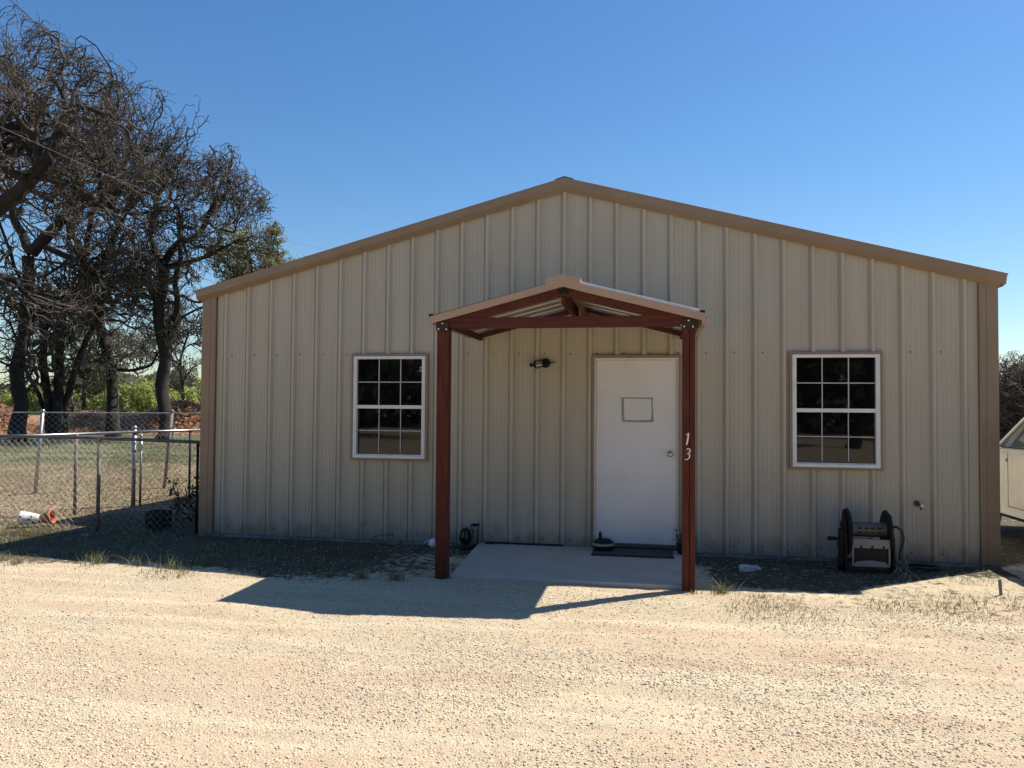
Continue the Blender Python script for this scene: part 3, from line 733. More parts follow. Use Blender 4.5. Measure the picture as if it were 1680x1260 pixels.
fx0, fx1, fz0, fz1 = x0+.0, x1-.0, .055, .325
fr(fx0, fx1, .235, fz1); fr(fx0, fx0+.018, fz0+.02, .235); fr(fx1-.018, fx1, fz0+.02, .235)
fr(fx0+.004, fx1-.004, fz0-.005, fz0+.02)
pn = obj('front_panel', pf, m_greyp, t, bevel=.005)
m = MB()
for k in range(3): m.box(fx0+.075+k*.105, fx0+.095+k*.105, yf-.0125, yf-.0101, .236, .262)
m.box(fx0+.018, fx1-.018, yf+.011, yf+.016, fz0+.02, .235)
obj('recess', m, m_black, pn)
m = MB(); m.prism([(fx0+.02, .075), (fx1-.02, .075), (fx1-.05, .10), (HX, .112), (fx0+.05, .10)], 'y', yf-.004, yf+.01); obj('tray_lip', m, m_greyp, pn)
m = MB(); m.tube([(x0-.08, HY-.02, .30), (x0-.13, HY-.03, .30)], .012, 8); m.tube([(x0-.12, HY-.03, .30), (x0-.205, HY-.03, .302)], .020, 10); obj('crank', m, m_blackp, t)
for xw in (x0-.08, x1+.065):
    m = MB(); m.lathe([(.0001, 0), (.07, 0), (.085, .008), (.085, .03), (.07, .038), (.0001, .038)], (xw-.02, HY-.02, .062), 20, (1, 0, 0)); obj('wheel', m, m_black, t)
m = MB(); cx = x1+.075
m.tube([(cx-.01, HY, .43), (cx+.03, HY-.01, .435), (cx+.075, HY-.02, .40), (cx+.09, HY-.02, .33), (cx+.075, HY-.03, .25), (cx+.05, HY-.04, .17), (cx+.045, HY-.06, .10)], .013, 8)
obj('hose', m, m_hose, t)
m = MB(); rsd = random.Random(8)
for k in range(9):
    a = [Vector((cx+.03+rsd.uniform(-.02, .06), HY-.12+rsd.uniform(-.03, .05), .12))]
    for j in range(6): a.append(a[-1]+Vector((rsd.uniform(-.035, .035), rsd.uniform(-.05, .01), -.024)))
    m.tube(a, .0022, 4)
tag(obj('tangled_wire', m, m_link), 'tangle of thin pale wire hanging by the right of the hose reel', 'wire')
m = MB(); pts = []
for k in range(46):
    a = k/45*2*math.pi*1.85; r = .20+.03*math.sin(a*.7); pts.append((3.72+r*1.0*math.cos(a), -.27+r*.55*math.sin(a), .0+.018*(k/45)))
pts = [(3.42, -.5, .06), (3.47, -.45, .01)]+pts
m.tube(pts, .012, 7); tag(obj('coiled_hose', m, m_hose), 'black hose coiled flat on the ground by the right corner', 'hose')
m = MB(); m.box(-.014, .014, -.004, .004, -.06, .13)
o = obj('marker_stake', m, mat('blue_plastic', (.10, .14, .22), rough=.5), None, (0, 0, 0), bevel=.002)
o.location = (4.08, -1.27, -.01); o.rotation_euler = (R_(8), R_(-9), R_(10)); tag(o, 'short blue grey stake in the gravel at the right edge', 'stake')
m = MB(); m.stones((1.96, -.70, .0), .07, 5, (1.2, .8, .6), 2); m.stones((2.04, -.66, -.005), .05, 6, (1.2, .9, .6), 2)
tag(obj('white_rock', m, m_rock), 'pale rock on dark soil below the wall right of the porch', 'rock')
t = thing('potted_plant', 'small green plant in a dark pot tucked behind the right porch post', 'plant', (1.33, -.2, 0))
m = MB(); m.lathe([(.0001, 0), (.045, 0), (.06, .09), (.064, .10), (.055, .10), (.05, .09), (.0001, .085)], (1.33, -.22, .03), 14); obj('pot', m, m_blackp, t)

# ================================================================== grass, weeds, leaves
def blades(base, h, w, lean, cols, rng, seg=3):
    """base (n,3)"""
    n = len(base); a = rng.uniform(0, 2*np.pi, n); b = rng.uniform(0, 2*np.pi, n)
    dirs = np.stack([np.cos(a), np.sin(a)], -1); sd_ = np.stack([np.cos(b), np.sin(b)], -1)
    V = np.zeros((n, (seg+1)*2, 3)); H = h[:, None]
    for k in range(seg+1):
        t = k/seg; ctr = base+np.c_[dirs*(lean*h*t*t)[:, None], (h*t*(1-.3*t*lean))]
        ww = w*(1-t*.85)
        V[:, 2*k, :] = ctr-np.c_[sd_*ww[:, None]/2, np.zeros(n)]; V[:, 2*k+1, :] = ctr+np.c_[sd_*ww[:, None]/2, np.zeros(n)]
    m_ = (seg+1)*2; idx = (np.arange(n)*m_)[:, None]
    F_ = np.concatenate([np.stack([idx[:, 0]+2*k, idx[:, 0]+2*k+1, idx[:, 0]+2*k+3, idx[:, 0]+2*k+2], -1) for k in range(seg)])
    C_ = np.repeat(cols, m_, 0)
    return V.reshape(-1, 3), F_, C_
GREEN = np.array([[.10, .13, .04], [.14, .16, .06], [.30, .26, .13], [.42, .36, .22], [.22, .20, .09]])
def pick(rng, n, w, pal=GREEN):
    c = pal[rng.choice(len(pal), n, p=w)]; return np.clip(c*rng.uniform(.75, 1.25, (n, 1)), 0, 1)
def tuft(x, y, n, h, spread, lean, w, seed, label, width=.006):
    rng = np.random.default_rng(seed); r = np.abs(rng.normal(0, spread, n)); a = rng.uniform(0, 6.28, n)
    bx, by = x+r*np.cos(a), y+r*np.sin(a); base = np.stack([bx, by, gz(bx, by)-.004], -1)
    hh = h*rng.uniform(.35, 1, n)
    V, F_, C_ = blades(base, hh, np.full(n, width)*rng.uniform(.6, 1.2, n), rng.uniform(.1, lean, n), pick(rng, n, w), rng, 4)
    o = npobj('grass_tuft', V, F_, m_blade, col=C_, loc=(x, y, 0)); tag(o, label, 'grass tuft', 'grass tufts and weeds in the gravel')
T = [(-4.60, -1.80, 120, .17, .12, 1.2, (.2, .2, .2, .3, .1), 'bushy dry tuft of grass on the shadow edge, left of the others'),
     (-4.12, -1.82, 50, .20, .08, 1.3, (.1, .2, .2, .4, .1), 'thin pale grass wisps on the shadow edge left of the building corner'),
     (-3.68, -1.85, 45, .22, .08, 1.4, (.1, .1, .3, .4, .1), 'pale arching grass stalks below the left corner of the building'),
     (-5.4, -1.95, 110, .12, .18, 1.0, (.25, .25, .2, .2, .1), 'low ragged grass clump at the far left of the gravel'),
     (-2.02, -1.90, 70, .10, .05, 1., (.35, .35, .1, .1, .1), 'small green weed in the shade, leftmost of three before the left window'),
     (-1.72, -1.86, 110, .13, .06, 1., (.1, .1, .4, .1, .3), 'brown weed in the shade, middle of three before the left window'),
     (-1.38, -1.86, 110, .13, .06, 1., (.1, .1, .4, .1, .3), 'brown weed in the shade nearest the left porch post'),
     (1.62, -1.72, 110, .17, .07, 1.2, (.35, .3, .15, .15, .05), 'spiky green grass clump just right of the right porch post'),
     (1.95, -1.80, 60, .07, .10, 1., (.3, .3, .2, .1, .1), 'low green weed patch below the white rock'),
     (1.36, -1.78, 60, .06, .07, 1., (.3, .3, .2, .1, .1), 'short grass at the foot of the right porch post'),
     (3.43, -.80, 30, .12, .05, 1.2, (.1, .1, .3, .4, .1), 'few dry stems before the hose reel')]
for i, a in enumerate(T): tuft(a[0], a[1], a[2], a[3], a[4], a[5], a[6], 100+i, a[7])
# leaves of the potted plant
rng = np.random.default_rng(5)
def leaves(P_, size, cols, rng, asp=.5):
    n = len(P_); u = rng.normal(size=(n, 3)); u /= np.linalg.norm(u, axis=1)[:, None]; v = rng.normal(size=(n, 3)); v -= (v*u).sum(1)[:, None]*u; v /= np.linalg.norm(v, axis=1)[:, None]
    s_ = size*rng.uniform(.6, 1.3, n)[:, None]
    V = np.stack([P_-u*s_*.5, P_+v*s_*asp*.5, P_+u*s_*.5, P_-v*s_*asp*.5], 1).reshape(-1, 3)
    return V, np.arange(n*4).reshape(-1, 4), np.repeat(cols, 4, 0)
pp = np.stack([1.33+rng.normal(0, .045, 90), -.22+rng.normal(0, .045, 90), .13+np.abs(rng.normal(.05, .05, 90))], -1)
V, F_, C_ = leaves(pp, .05, np.tile([[.03, .075, .045]], (90, 1)), rng, .3)
npobj('foliage', V, F_, m_leaf, t, C_)

# ground cover grass (stuff)
def scatter(n, fn, rng, x0, x1, y0, y1):
    out = np.zeros((0, 2))
    while len(out) < n:
        p = np.stack([rng.uniform(x0, x1, n*2), rng.uniform(y0, y1, n*2)], -1); w = fn(p[:, 0], p[:, 1])
        out = np.concatenate([out, p[rng.uniform(0, 1, len(p)) < w]])
    return out[:n]
rng = np.random.default_rng(11)
def inside(x, y): return (np.abs(x) < 4.65) & (y > -.03)
a = scatter(15000, lambda x, y: np.where(inside(x, y), 0, sstep(-2.5, -1.7, y+(fbm(x, y, 1.2, 7)-.5)*2.2)*sstep(.45, .62, fbm(x, y, 2.5, 17))*sstep(-1.6, -3.8, x)), rng, -9, -1, -3, .4)
b = scatter(2600, lambda x, y: sstep(.50, .66, fbm(x, y, 2., 33))*np.exp(-((y+1.95-(x-3)*.22)/.40)**2)*sstep(1.4, 1.8, x), rng, 1.3, 6, -3, -.6)
c = scatter(1500, lambda x, y: sstep(.5, .6, fbm(x, y, 2., 44))*(y < -.06), rng, -4.4, 4.4, -.9, -.06)
c = c[~((c[:, 0] > -1.05) & (c[:, 0] < 1.42))]
for nm, pts_, hh, wt, lb in (('grass', np.concatenate([a, c]), .05, (.25, .25, .2, .2, .1), 'short ragged grass and dry stems on the soil beside the wall'),
                             ('gravel_weeds', b, .045, (.4, .35, .1, .05, .1), 'low green weeds in the gravel before the right wall')):
    base = np.c_[pts_, gz(pts_[:, 0], pts_[:, 1])-.004]; n = len(base)
    V, F_, C_ = blades(base, hh*rng.uniform(.3, 1.5, n), rng.uniform(.003, .008, n), rng.uniform(.2, 1.4, n), pick(rng, n, wt), rng, 2)
    tag(npobj(nm, V, F_, m_blade, col=C_), lb, 'grass', kind='stuff')
a = scatter(60000, lambda x, y: np.where(inside(x, y) | (x > -4.7) & (y < DEP), 0, sstep(.36, .6, fbm(x, y, .9, 70)))*np.exp(-(y/22.)), rng, -26, 0, .5, 30)
base = np.c_[a, gz(a[:, 0], a[:, 1])-.004]; n = len(base); far_ = sstep(6, 12, a[:, 1])
wt = np.where(far_[:, None] > .5, 1, 0)
cols = np.where(far_[:, None] > rng.uniform(.2, .8, (n, 1)), pick(rng, n, (.3, .35, .15, .1, .1)), pick(rng, n, (.05, .15, .3, .35, .15)))
V, F_, C_ = blades(base, rng.uniform(.02, .10, n), rng.uniform(.006, .016, n)*(1+far_), rng.uniform(.2, 1.4, n), cols, rng, 2)
tag(npobj('yard_grass', V, F_, m_blade, col=C_), 'thin green and straw coloured grass in the fenced yard', 'grass', kind='stuff')
# dead leaves
a = scatter(26000, lambda x, y: np.where((x > -4.7) & (y > -.1), 0, 1.)*np.exp(-np.abs(y-3)/5.)*sstep(-4.8, -5.8, x-(y < 0)*.5), rng, -20, -4.6, -.6, 14)
n = len(a); P_ = np.c_[a, gz(a[:, 0], a[:, 1])+.006]
LP = np.array([[.30, .16, .08], [.42, .28, .16], [.20, .11, .06], [.50, .38, .24]])
V, F_, C_ = leaves(P_, .055, pick(rng, n, (.3, .3, .2, .2), LP), rng, .55); V[:, 2] = np.maximum(V[:, 2]*.6+.4*np.repeat(P_[:, 2], 4), np.repeat(P_[:, 2], 4)-.008)
tag(npobj('leaf_litter', V, F_, m_leaf, col=C_), 'dead brown leaves scattered over the yard soil', 'leaves', kind='stuff')
# pebbles
bm = bmesh.new(); bmesh.ops.create_icosphere(bm, subdivisions=1, radius=1)
IV = np.array([v.co[:] for v in bm.verts]); IF = np.array([[v.index for v in f.verts] for f in bm.faces]); bm.free()
def pebbles(n, rng, fn, box, s0, s1):
    a = scatter(n, fn, rng, *box); sz = s0*(s1/s0)**(rng.uniform(0, 1, n)**2.2)
    V = IV[None]*(1+rng.uniform(-.28, .28, (n, 12, 1))); V = V*sz[:, None, None]*np.array([1.1, .9, .62])
    an = rng.uniform(0, 6.28, n); c_, s_ = np.cos(an)[:, None], np.sin(an)[:, None]
    x = V[..., 0]*c_-V[..., 1]*s_; y = V[..., 0]*s_+V[..., 1]*c_
    V = np.stack([x+a[:, :1], y+a[:, 1:], V[..., 2]+(gz(a[:, 0], a[:, 1])+sz*.25)[:, None]], -1)
    return V.reshape(-1, 3), (IF[None]+(np.arange(n)*12)[:, None, None]).reshape(-1, 3), n
PP = np.array([[.66, .57, .42], [.70, .62, .47], [.60, .50, .36], [.50, .41, .30], [.58, .45, .33], [.30, .25, .20]])
slabf = lambda x, y: (x > -1.1) & (x < 1.45) & (y > -1.72)
V, F_, n = pebbles(130000, rng, lambda x, y: np.where(slabf(x, y) | inside(x, y), 0, (1-.85*sstep(-2.2, -1.6, y)))*np.where(slabf(x, y), 0, (.35+.65*sstep(.40, .62, fbm(x, y, 1.3, 90)))*sstep(9.5, 1.5, np.hypot(x-.985, y+8.88)*.8)), (-8, 6, -6.3, -.1), .0028, .0085)
tag(npobj('gravel', V, F_, m_peb, col=np.repeat(pick(rng, n, (.28, .18, .22, .13, .13, .06), PP), 12, 0)), 'loose cream and tan gravel over the drive', 'gravel', kind='stuff')

# ================================================================== trees
def norm(v): return v/np.maximum(np.linalg.norm(v, axis=-1, keepdims=True), 1e-9)
def resample(P_, K):
    P_ = np.asarray(P_, float); d_ = np.r_[0, np.cumsum(np.linalg.norm(np.diff(P_, axis=0), axis=1))]; t_ = np.linspace(0, d_[-1], K)
    return np.stack([np.interp(t_, d_, P_[:, i]) for i in range(3)], -1)
def tubes(paths, radii, sides):
    """paths (n,K,3) radii (n,K)"""
    n, K, _ = paths.shape; tg = np.empty_like(paths); tg[:, 1:-1] = paths[:, 2:]-paths[:, :-2]; tg[:, 0] = paths[:, 1]-paths[:, 0]; tg[:, -1] = paths[:, -1]-paths[:, -2]
    tg = norm(tg); ref = np.tile(np.array([.31, .52, .79]), (n, K, 1)); u = norm(np.cross(tg, ref)); w = np.cross(tg, u)
    an = np.arange(sides)*2*np.pi/sides
    V = paths[:, :, None]+radii[:, :, None, None]*(u[:, :, None]*np.cos(an)[None, None, :, None]+w[:, :, None]*np.sin(an)[None, None, :, None])
    ids = np.arange(n*K*sides).reshape(n, K, sides); a = ids[:, :-1]; b = ids[:, 1:]
    F_ = np.stack([a, np.roll(a, -1, 2), np.roll(b, -1, 2), b], -1).reshape(-1, 4)
    return V.reshape(-1, 3), F_
def walk(P0, D0, L, K, gn, up, rng, crown=None):
    """crooked zigzag that keeps its heading"""
    n = len(P0); out = np.empty((n, K, 3)); out[:, 0] = P0; H = D0.copy(); st = (L/(K-1))[:, None]
    for k in range(1, K):
        H = norm(H+rng.normal(0, gn*.28, (n, 3))+np.array([0, 0, up]))
        if crown is not None:
            q = (out[:, k-1]-crown[0])/crown[1]; rr = np.linalg.norm(q, axis=1, keepdims=True)
            H = norm(H-q/np.maximum(rr, 1e-3)*np.clip(rr-.88, 0, .6)*1.6)
        out[:, k] = out[:, k-1]+norm(H+rng.normal(0, gn, (n, 3)))*st
    return out
def kids(paths, radii, per, t0, rng, ang=(35, 80), up=.15):
    n, K, _ = paths.shape; par = np.repeat(np.arange(n), per); m_ = len(par); t_ = rng.uniform(t0, 1, m_)*(K-1)
    i = np.minimum(t_.astype(int), K-2); f_ = (t_-i)[:, None]
    P0 = paths[par, i]*(1-f_)+paths[par, i+1]*f_; T_ = norm(paths[par, i+1]-paths[par, i]); r = radii[par, i]*(1-f_[:, 0])+radii[par, i+1]*f_[:, 0]
    q = rng.normal(size=(m_, 3)); q -= (q*T_).sum(1)[:, None]*T_; q = norm(q); a = np.radians(rng.uniform(*ang, m_))[:, None]
    return P0, norm(T_*np.cos(a)+q*np.sin(a)+np.array([0, 0, up])), r, 1-t_/(K-1)
def tree(name, label, cat, stems, crown, seed, n1=8, n2=9, n3=9, n4=7, l2=2.2, l3=1.0, l4=.42, tw=.009, group=None, leaf=0, leafpal=None, wp=None, l1=None, leafsize=.06, gn=.40, t2=.2):
    """stems: list of (points, r0, r1). crown (centre, radii) in metres. wp=twig material"""
    rng = np.random.default_rng(seed); base = np.array(stems[0][0][0], float)
    T_ = thing(name, label, cat, tuple(base), group)
    VV = []; FF = []; off = 0
    def put(V, F_):
        nonlocal off
        VV.append(V); FF.append(F_+off); off += len(V)
    K = 16; sp = []; sr = []
    for pts_, r0, r1 in stems:
        p = resample(pts_, K); L_ = np.linalg.norm(p[-1]-p[0]); w_ = resample(rng.normal(0, min(L_*.016, .10), (6, 3)), K); w_[0] = 0; p = p+w_
        r = np.linspace(r0, r1, K)
        if pts_[0][2] < .2: r[0] *= 1.25; r[1] *= 1.06
        sp.append(p); sr.append(r)
    sp = np.array(sp); sr = np.array(sr); V, F_ = tubes(sp, sr*(1+rng.uniform(-.08, .08, sr.shape)), 10); put(V, F_)
    C, Rr = np.array(crown[0], float), np.array(crown[1], float)
    # limbs reaching for points spread through the crown
    if n1:
        src = rng.integers(0, len(sp), n1); ti = rng.integers(int(K*.45), K, n1); P0 = sp[src, ti]
        tg = rng.normal(size=(n1, 3)); tg = norm(tg)*rng.uniform(.55, .95, (n1, 1)); tg[:, 2] = np.abs(tg[:, 2])*rng.choice([1, 1, -.5], n1); tg = C+tg*Rr
        k1 = 14; lp = np.empty((n1, k1, 3)); lp[:, 0] = P0; D = norm(rng.normal(0, .5, (n1, 3))+np.array([0, 0, .8])); L_ = np.linalg.norm(tg-P0, axis=1)*1.12
        for k in range(1, k1):
            D = norm(D+norm(tg-lp[:, k-1])*.45+rng.normal(0, .38, (n1, 3))); lp[:, k] = lp[:, k-1]+D*(L_/(k1-1))[:, None]
        r0 = np.minimum(sr[src, ti]*.7, .05+L_*.034); lr = r0[:, None]*np.linspace(1, .28, k1)[None]
        V, F_ = tubes(lp, lr, 7); put(V, F_)
        allp = [sp[:, 3:][:, np.linspace(0, K-4, k1).astype(int)], lp]; allr = [sr[:, 3:][:, np.linspace(0, K-4, k1).astype(int)], lr]
        pp_, rr_ = np.concatenate(allp), np.concatenate(allr)
    else: pp_, rr_ = sp, sr
    npobj('trunk', np.concatenate(VV), np.concatenate(FF), m_bark, T_, smooth=True)
    VV = []; FF = []; off = 0; tips = []
    L = l2; lv = [(n2, l2, 9, 5, t2), (n3, l3, 7, 4, .15), (n4, l4, 5, 3, .12)]
    r_end = tw
    for k, (per, Ln, K_, sd_, t0) in enumerate(lv):
        P0, D0, r, rem = kids(pp_, rr_, per, t0, rng, up=(.1, .15, .15)[k])
        q_ = P0-C; q_[:, 2] = q_[:, 2]*.8; D0 = norm(D0+norm(q_/Rr)*(.55, .5, .35)[k]+np.array([0, 0, -.5])*(rng.uniform(0, 1, (len(P0), 1)) < (.35, .2, .1)[k]))
        Lk = Ln*rng.uniform(.5, 1.45, len(P0)); pa = walk(P0, D0, Lk, K_, gn, (.05, .04, .02)[k], rng, (C, Rr))
        rb = np.minimum(r*.6, (.10, .042, tw*1.25)[k]*np.sqrt(Lk/Ln)); rb = np.maximum(rb, tw*.9)
        re = (.036, tw*1.3, tw*.7)[k]; rd = rb[:, None]+(np.minimum(re, rb)-rb)[:, None]*np.linspace(0, 1, K_)[None]
        V, F_ = tubes(pa, rd, sd_); put(V, F_); pp_, rr_ = pa, rd
    cr_ = npobj('crown', np.concatenate(VV), np.concatenate(FF), wp or m_twig, T_)
    if leaf:
        i = rng.integers(0, len(pp_), leaf); j = rng.integers(1, pp_.shape[1], leaf); lpz = pp_[i, j]+rng.normal(0, .03, (leaf, 3))
        V, F_, C_ = leaves(lpz, leafsize, pick(rng, leaf, np.ones(len(leafpal))/len(leafpal), leafpal), rng, .55)
        npobj('foliage', V, F_, m_leaf, cr_, C_)
    return T_
OL = np.array([[.22, .24, .08], [.30, .28, .12], [.16, .19, .06], [.34, .30, .16]])
BUD = np.array([[.20, .15, .10], [.16, .14, .08], [.26, .20, .15], [.14, .15, .07]])
def px(l, dz=0): return [tuple(at(*q)) for q in l]
def gp(x, y): p = at(x, y, 30.); d_ = p-CAM; q = CAM+d_*(-CAM[2]/d_[2]); return tuple(q)
def ctr(x, y, dep, rx, ry_, rz): return (at(x, y, dep), (rx, ry_, rz))
# large oak standing just outside the frame on the left, limbs reaching in
D = 24.
tree('oak_tree', 'biggest bare oak, its thick limbs reaching in from the left edge of the photo', 'tree', [
    ([gp(-150, 770)]+px([(-120, 600, D), (-90, 450, D)]), .50, .34),
    (px([(-90, 450, D), (-50, 370, D), (0, 338, D), (35, 318, D-.5), (62, 288, D-1), (85, 262, D-1), (98, 235, D-1), (110, 205, D-.5), (114, 180, D)]), .30, .13),
    (px([(-90, 450, D), (-70, 300, D), (-20, 228, D), (10, 215, D), (40, 205, D), (62, 190, D), (68, 172, D+.5), (50, 152, D+1), (25, 125, D+1), (5, 115, D+1)]), .30, .07),
    (px([(-60, 290, D), (-20, 255, D), (12, 244, D), (30, 240, D), (34, 222, D)]), .16, .08),
    (px([(62, 288, D-1), (110, 300, D), (150, 330, D+1), (190, 350, D+2)]), .12, .06),
    (px([(114, 180, D), (125, 172, D), (155, 180, D), (170, 190, D+1)]), .10, .05),
    (px([(-90, 450, D), (-40, 440, D), (20, 455, D+1), (60, 500, D+1)]), .18, .06),
    (px([(110, 205, D), (100, 150, D), (75, 110, D+1)]), .09, .04)],
    ctr(-40, 320, D, 4.9, 4.6, 5.3), 3, n1=9, n2=7, n3=5, n4=4, l2=2.3, l3=1.25, l4=.55, tw=.012, leaf=5000, leafpal=BUD, leafsize=.04)
D = 33.
tree('oak_tree', 'dark bare oak with arching limbs, trunk nearest the left edge behind the fence', 'tree', [
    ([gp(30, 724)]+px([(31, 650, D), (30, 600, D), (36, 520, D), (46, 465, D), (52, 415, D)]), .30, .24),
    (px([(52, 415, D), (80, 380, D), (103, 350, D-1), (122, 326, D-1), (150, 322, D-1), (180, 342, D-1), (196, 318, D-1), (206, 300, D-1)]), .26, .10),
    (px([(52, 415, D), (30, 370, D), (15, 310, D), (25, 250, D)]), .2, .08),
    (px([(60, 400, D), (100, 420, D), (150, 440, D), (190, 480, D)]), .15, .06),
    (px([(180, 342, D-1), (220, 350, D), (262, 345, D)]), .10, .05)],
    ctr(90, 380, D, 6.5, 5, 8.), 5, n1=10, n2=7, n3=5, n4=4, l2=2.4, l3=1.3, l4=.62, tw=.016, leaf=5000, leafpal=BUD, leafsize=.05)
D = 35.
tree('oak_tree', 'bare oak dividing into several stems from the ground, second from the left edge', 'tree', [
    ([gp(92, 720)]+px([(86, 660, D), (70, 600, D), (66, 540, D), (80, 470, D)]), .22, .11),
    ([gp(96, 720)]+px([(98, 650, D), (101, 590, D), (110, 520, D), (140, 450, D)]), .25, .12),
    ([gp(100, 720)]+px([(108, 660, D), (128, 615, D), (140, 560, D), (175, 500, D)]), .20, .09),
    ([gp(88, 720)]+px([(66, 655, D), (48, 620, D), (35, 580, D)]), .12, .07)],
    ctr(100, 470, D, 5.2, 4.5, 6.), 8, n1=10, n2=7, n3=6, n4=4, l2=2.1, l3=1.15, l4=.55, tw=.015, leaf=9000, leafpal=BUD, leafsize=.05)
D = 38.
tree('oak_tree', 'bare oak with a slightly leaning single trunk left of the thick straight one', 'tree', [
    ([gp(186, 716)]+px([(184, 660, D), (178, 605, D), (166, 560, D), (160, 515, D), (152, 470, D)]), .30, .20),
    (px([(152, 470, D), (166, 424, D), (200, 410, D), (240, 428, D), (268, 452, D)]), .2, .08),
    (px([(160, 515, D), (140, 430, D), (150, 340, D), (190, 260, D)]), .2, .07),
    (px([(166, 424, D), (205, 350, D), (232, 285, D), (255, 215, D)]), .16, .05),
    (px([(150, 340, D), (190, 270, D), (215, 190, D)]), .12, .05),
    (px([(205, 350, D), (260, 300, D), (305, 250, D)]), .12, .05),
    (px([(178, 605, D), (215, 607, D), (250, 600, D), (275, 560, D)]), .10, .04)],
    ctr(215, 365, D, 5.4, 5, 6.4), 13, n1=12, n2=7, n3=5, n4=4, l2=2.3, l3=1.3, l4=.65, tw=.017, leaf=5000, leafpal=BUD, leafsize=.055)
D = 35.
tree('oak_tree', 'bare oak with a thick straight trunk nearest the building corner', 'tree', [
    ([gp(268, 722)]+px([(269, 640, D), (268, 560, D), (266, 490, D), (264, 440, D)]), .30, .22),
    (px([(264, 440, D), (290, 400, D), (325, 388, D), (352, 330, D), (362, 290, D)]), .18, .06),
    (px([(264, 440, D), (245, 380, D), (262, 320, D), (285, 265, D)]), .18, .06),
    (px([(264, 440, D), (300, 430, D), (345, 420, D), (395, 390, D)]), .14, .05),
    (px([(268, 560, D), (300, 520, D), (340, 500, D)]), .08, .04),
    (px([(266, 500, D), (235, 480, D), (205, 490, D)]), .08, .04)],
    ctr(325, 410, D, 3.5, 4, 3.8), 21, n1=11, n2=7, n3=6, n4=4, l2=1.9, l3=1.1, l4=.58, tw=.016, leaf=7000, leafpal=np.concatenate([BUD, OL]), leafsize=.055)
D = 46.
tree('oak_tree', 'olive green leafy tree showing above the left roof slope', 'tree', [
    ([gp(400, 706)]+px([(402, 600, D), (408, 500, D), (415, 440, D)]), .28, .12)],
    ctr(420, 425, D, 3.0, 2.6, 1.9), 31, n1=12, n2=7, n3=7, n4=6, l2=1.3, l3=.7, l4=.35, tw=.012, leaf=17000, leafpal=OL*1.35, leafsize=.12)
D = 52.
tree('oak_tree', 'bare tree in the distance between the straight trunk and the building', 'tree', [
    ([gp(302, 700)]+px([(302, 640, D), (298, 590, D), (305, 540, D)]), .14, .07)],
    ctr(305, 560, D, 3., 3, 3.3), 41, n1=9, n2=7, n3=7, n4=5, l2=1.5, l3=.8, l4=.4, tw=.012)
D = 60.
tree('oak_tree', 'faint leafy tree far behind the leaning trunk', 'tree', [
    ([gp(140, 695)]+px([(142, 620, D), (150, 560, D)]), .2, .1)],
    ctr(150, 560, D, 6., 4, 4.), 43, n1=10, n2=8, n3=7, n4=5, l2=1.8, l3=1., l4=.5, tw=.015, leaf=12000, leafpal=OL, leafsize=.12)
m_brush = mat('brush_bark', (.20, .145, .115), (.09, .065, .052), rough=.9, scale=3)
# thicket behind the truck
for i, (x, y, dp, rx, rz, lb) in enumerate([(1672, 648, 30., 2.4, 1.2, 'tangled bare thicket rising behind the pale truck at the right edge'),
                                        (1720, 640, 34., 3.2, 1.6, 'bare brown thicket just beyond the right edge behind the truck'),
                                        (1640, 652, 38., 2.6, 1.1, 'low bare brush between the building corner and the truck')]):
    g_ = at(x, y, dp); b_ = (g_[0], g_[1], 0.)
    tree('thicket', lb, 'brush', [([b_, (g_[0]+.4, g_[1], 1.2), (g_[0]+1.2, g_[1], 2.3)], .09, .04), ([b_, (g_[0]-.6, g_[1], 1.), (g_[0]-1.6, g_[1], 2.1)], .09, .04),
         ([b_, (g_[0]+.1, g_[1]-.4, 1.3), (g_[0]-.2, g_[1]-.8, 2.6)], .08, .04)], ((g_[0], g_[1], 1.55), (rx, 1.8, rz+.55)), 60+i, n1=12, n2=10, n3=9, n4=7, l2=1.3, l3=.7, l4=.35,
         tw=.010, gn=.45, leaf=4000, leafpal=BUD, leafsize=.05, wp=m_brush)

# distant hedgerow and reddish berm
def bushmass(name, label, cat, c, rr, n, pal, size, seed, kind=None, w=None, group=None):
    rng = np.random.default_rng(seed); q = norm(rng.normal(size=(n, 3)))*rng.uniform(.55, 1, (n, 1))**.5; q[:, 2] = np.abs(q[:, 2])
    ph = rng.uniform(0, 6.28, 6); k = 1+.22*np.sin(q[:, 0]*7+ph[0])+.18*np.sin(q[:, 1]*8+ph[1])+.2*np.sin(q[:, 0]*17+q[:, 2]*9+ph[2])
    P_ = np.array(c)+q*k[:, None]*np.array(rr)
    V, F_, C_ = leaves(P_, size, pick(rng, n, w or np.ones(len(pal))/len(pal), pal), rng, .7)
    o = npobj(name, V, F_, m_leaf, col=C_, loc=tuple(c)); tag(o, label, cat, group, kind); return o
YG = np.array([[.32, .37, .08], [.42, .44, .13], [.25, .31, .07], [.45, .44, .2]])
DG = np.array([[.10, .13, .06], [.14, .15, .08], [.18, .17, .10]])
bl = ['yellow green leafy bush far off between the leaning and the straight trunk', 'yellow green bush far off beside the straight trunk, near the building corner',
      'yellow green bush far off behind the stems of the split oak', 'yellow green bush far off near the left edge',
      'dull green bush far off, left of the leaning trunk', 'dull green bush on the skyline next to the building corner']
for i, (x, dp, rx, rz, pal) in enumerate([(222, 72., 4.2, 2.6, YG), (305, 74., 3.4, 2.4, YG), (125, 76., 3.6, 2.5, YG), (55, 74., 4., 2.3, YG), (155, 78., 3.5, 3.0, DG), (285, 95., 5., 4.8, DG)]):
    p_ = at(x, 664, dp); bushmass('bush', bl[i], 'bush', (p_[0], p_[1], .5), (rx, 2.5, rz), 9000, pal, .28, 200+i, group='bushes along the far side of the field')
rng = np.random.default_rng(77); n = 26000; u = rng.uniform(-1, 1, n)
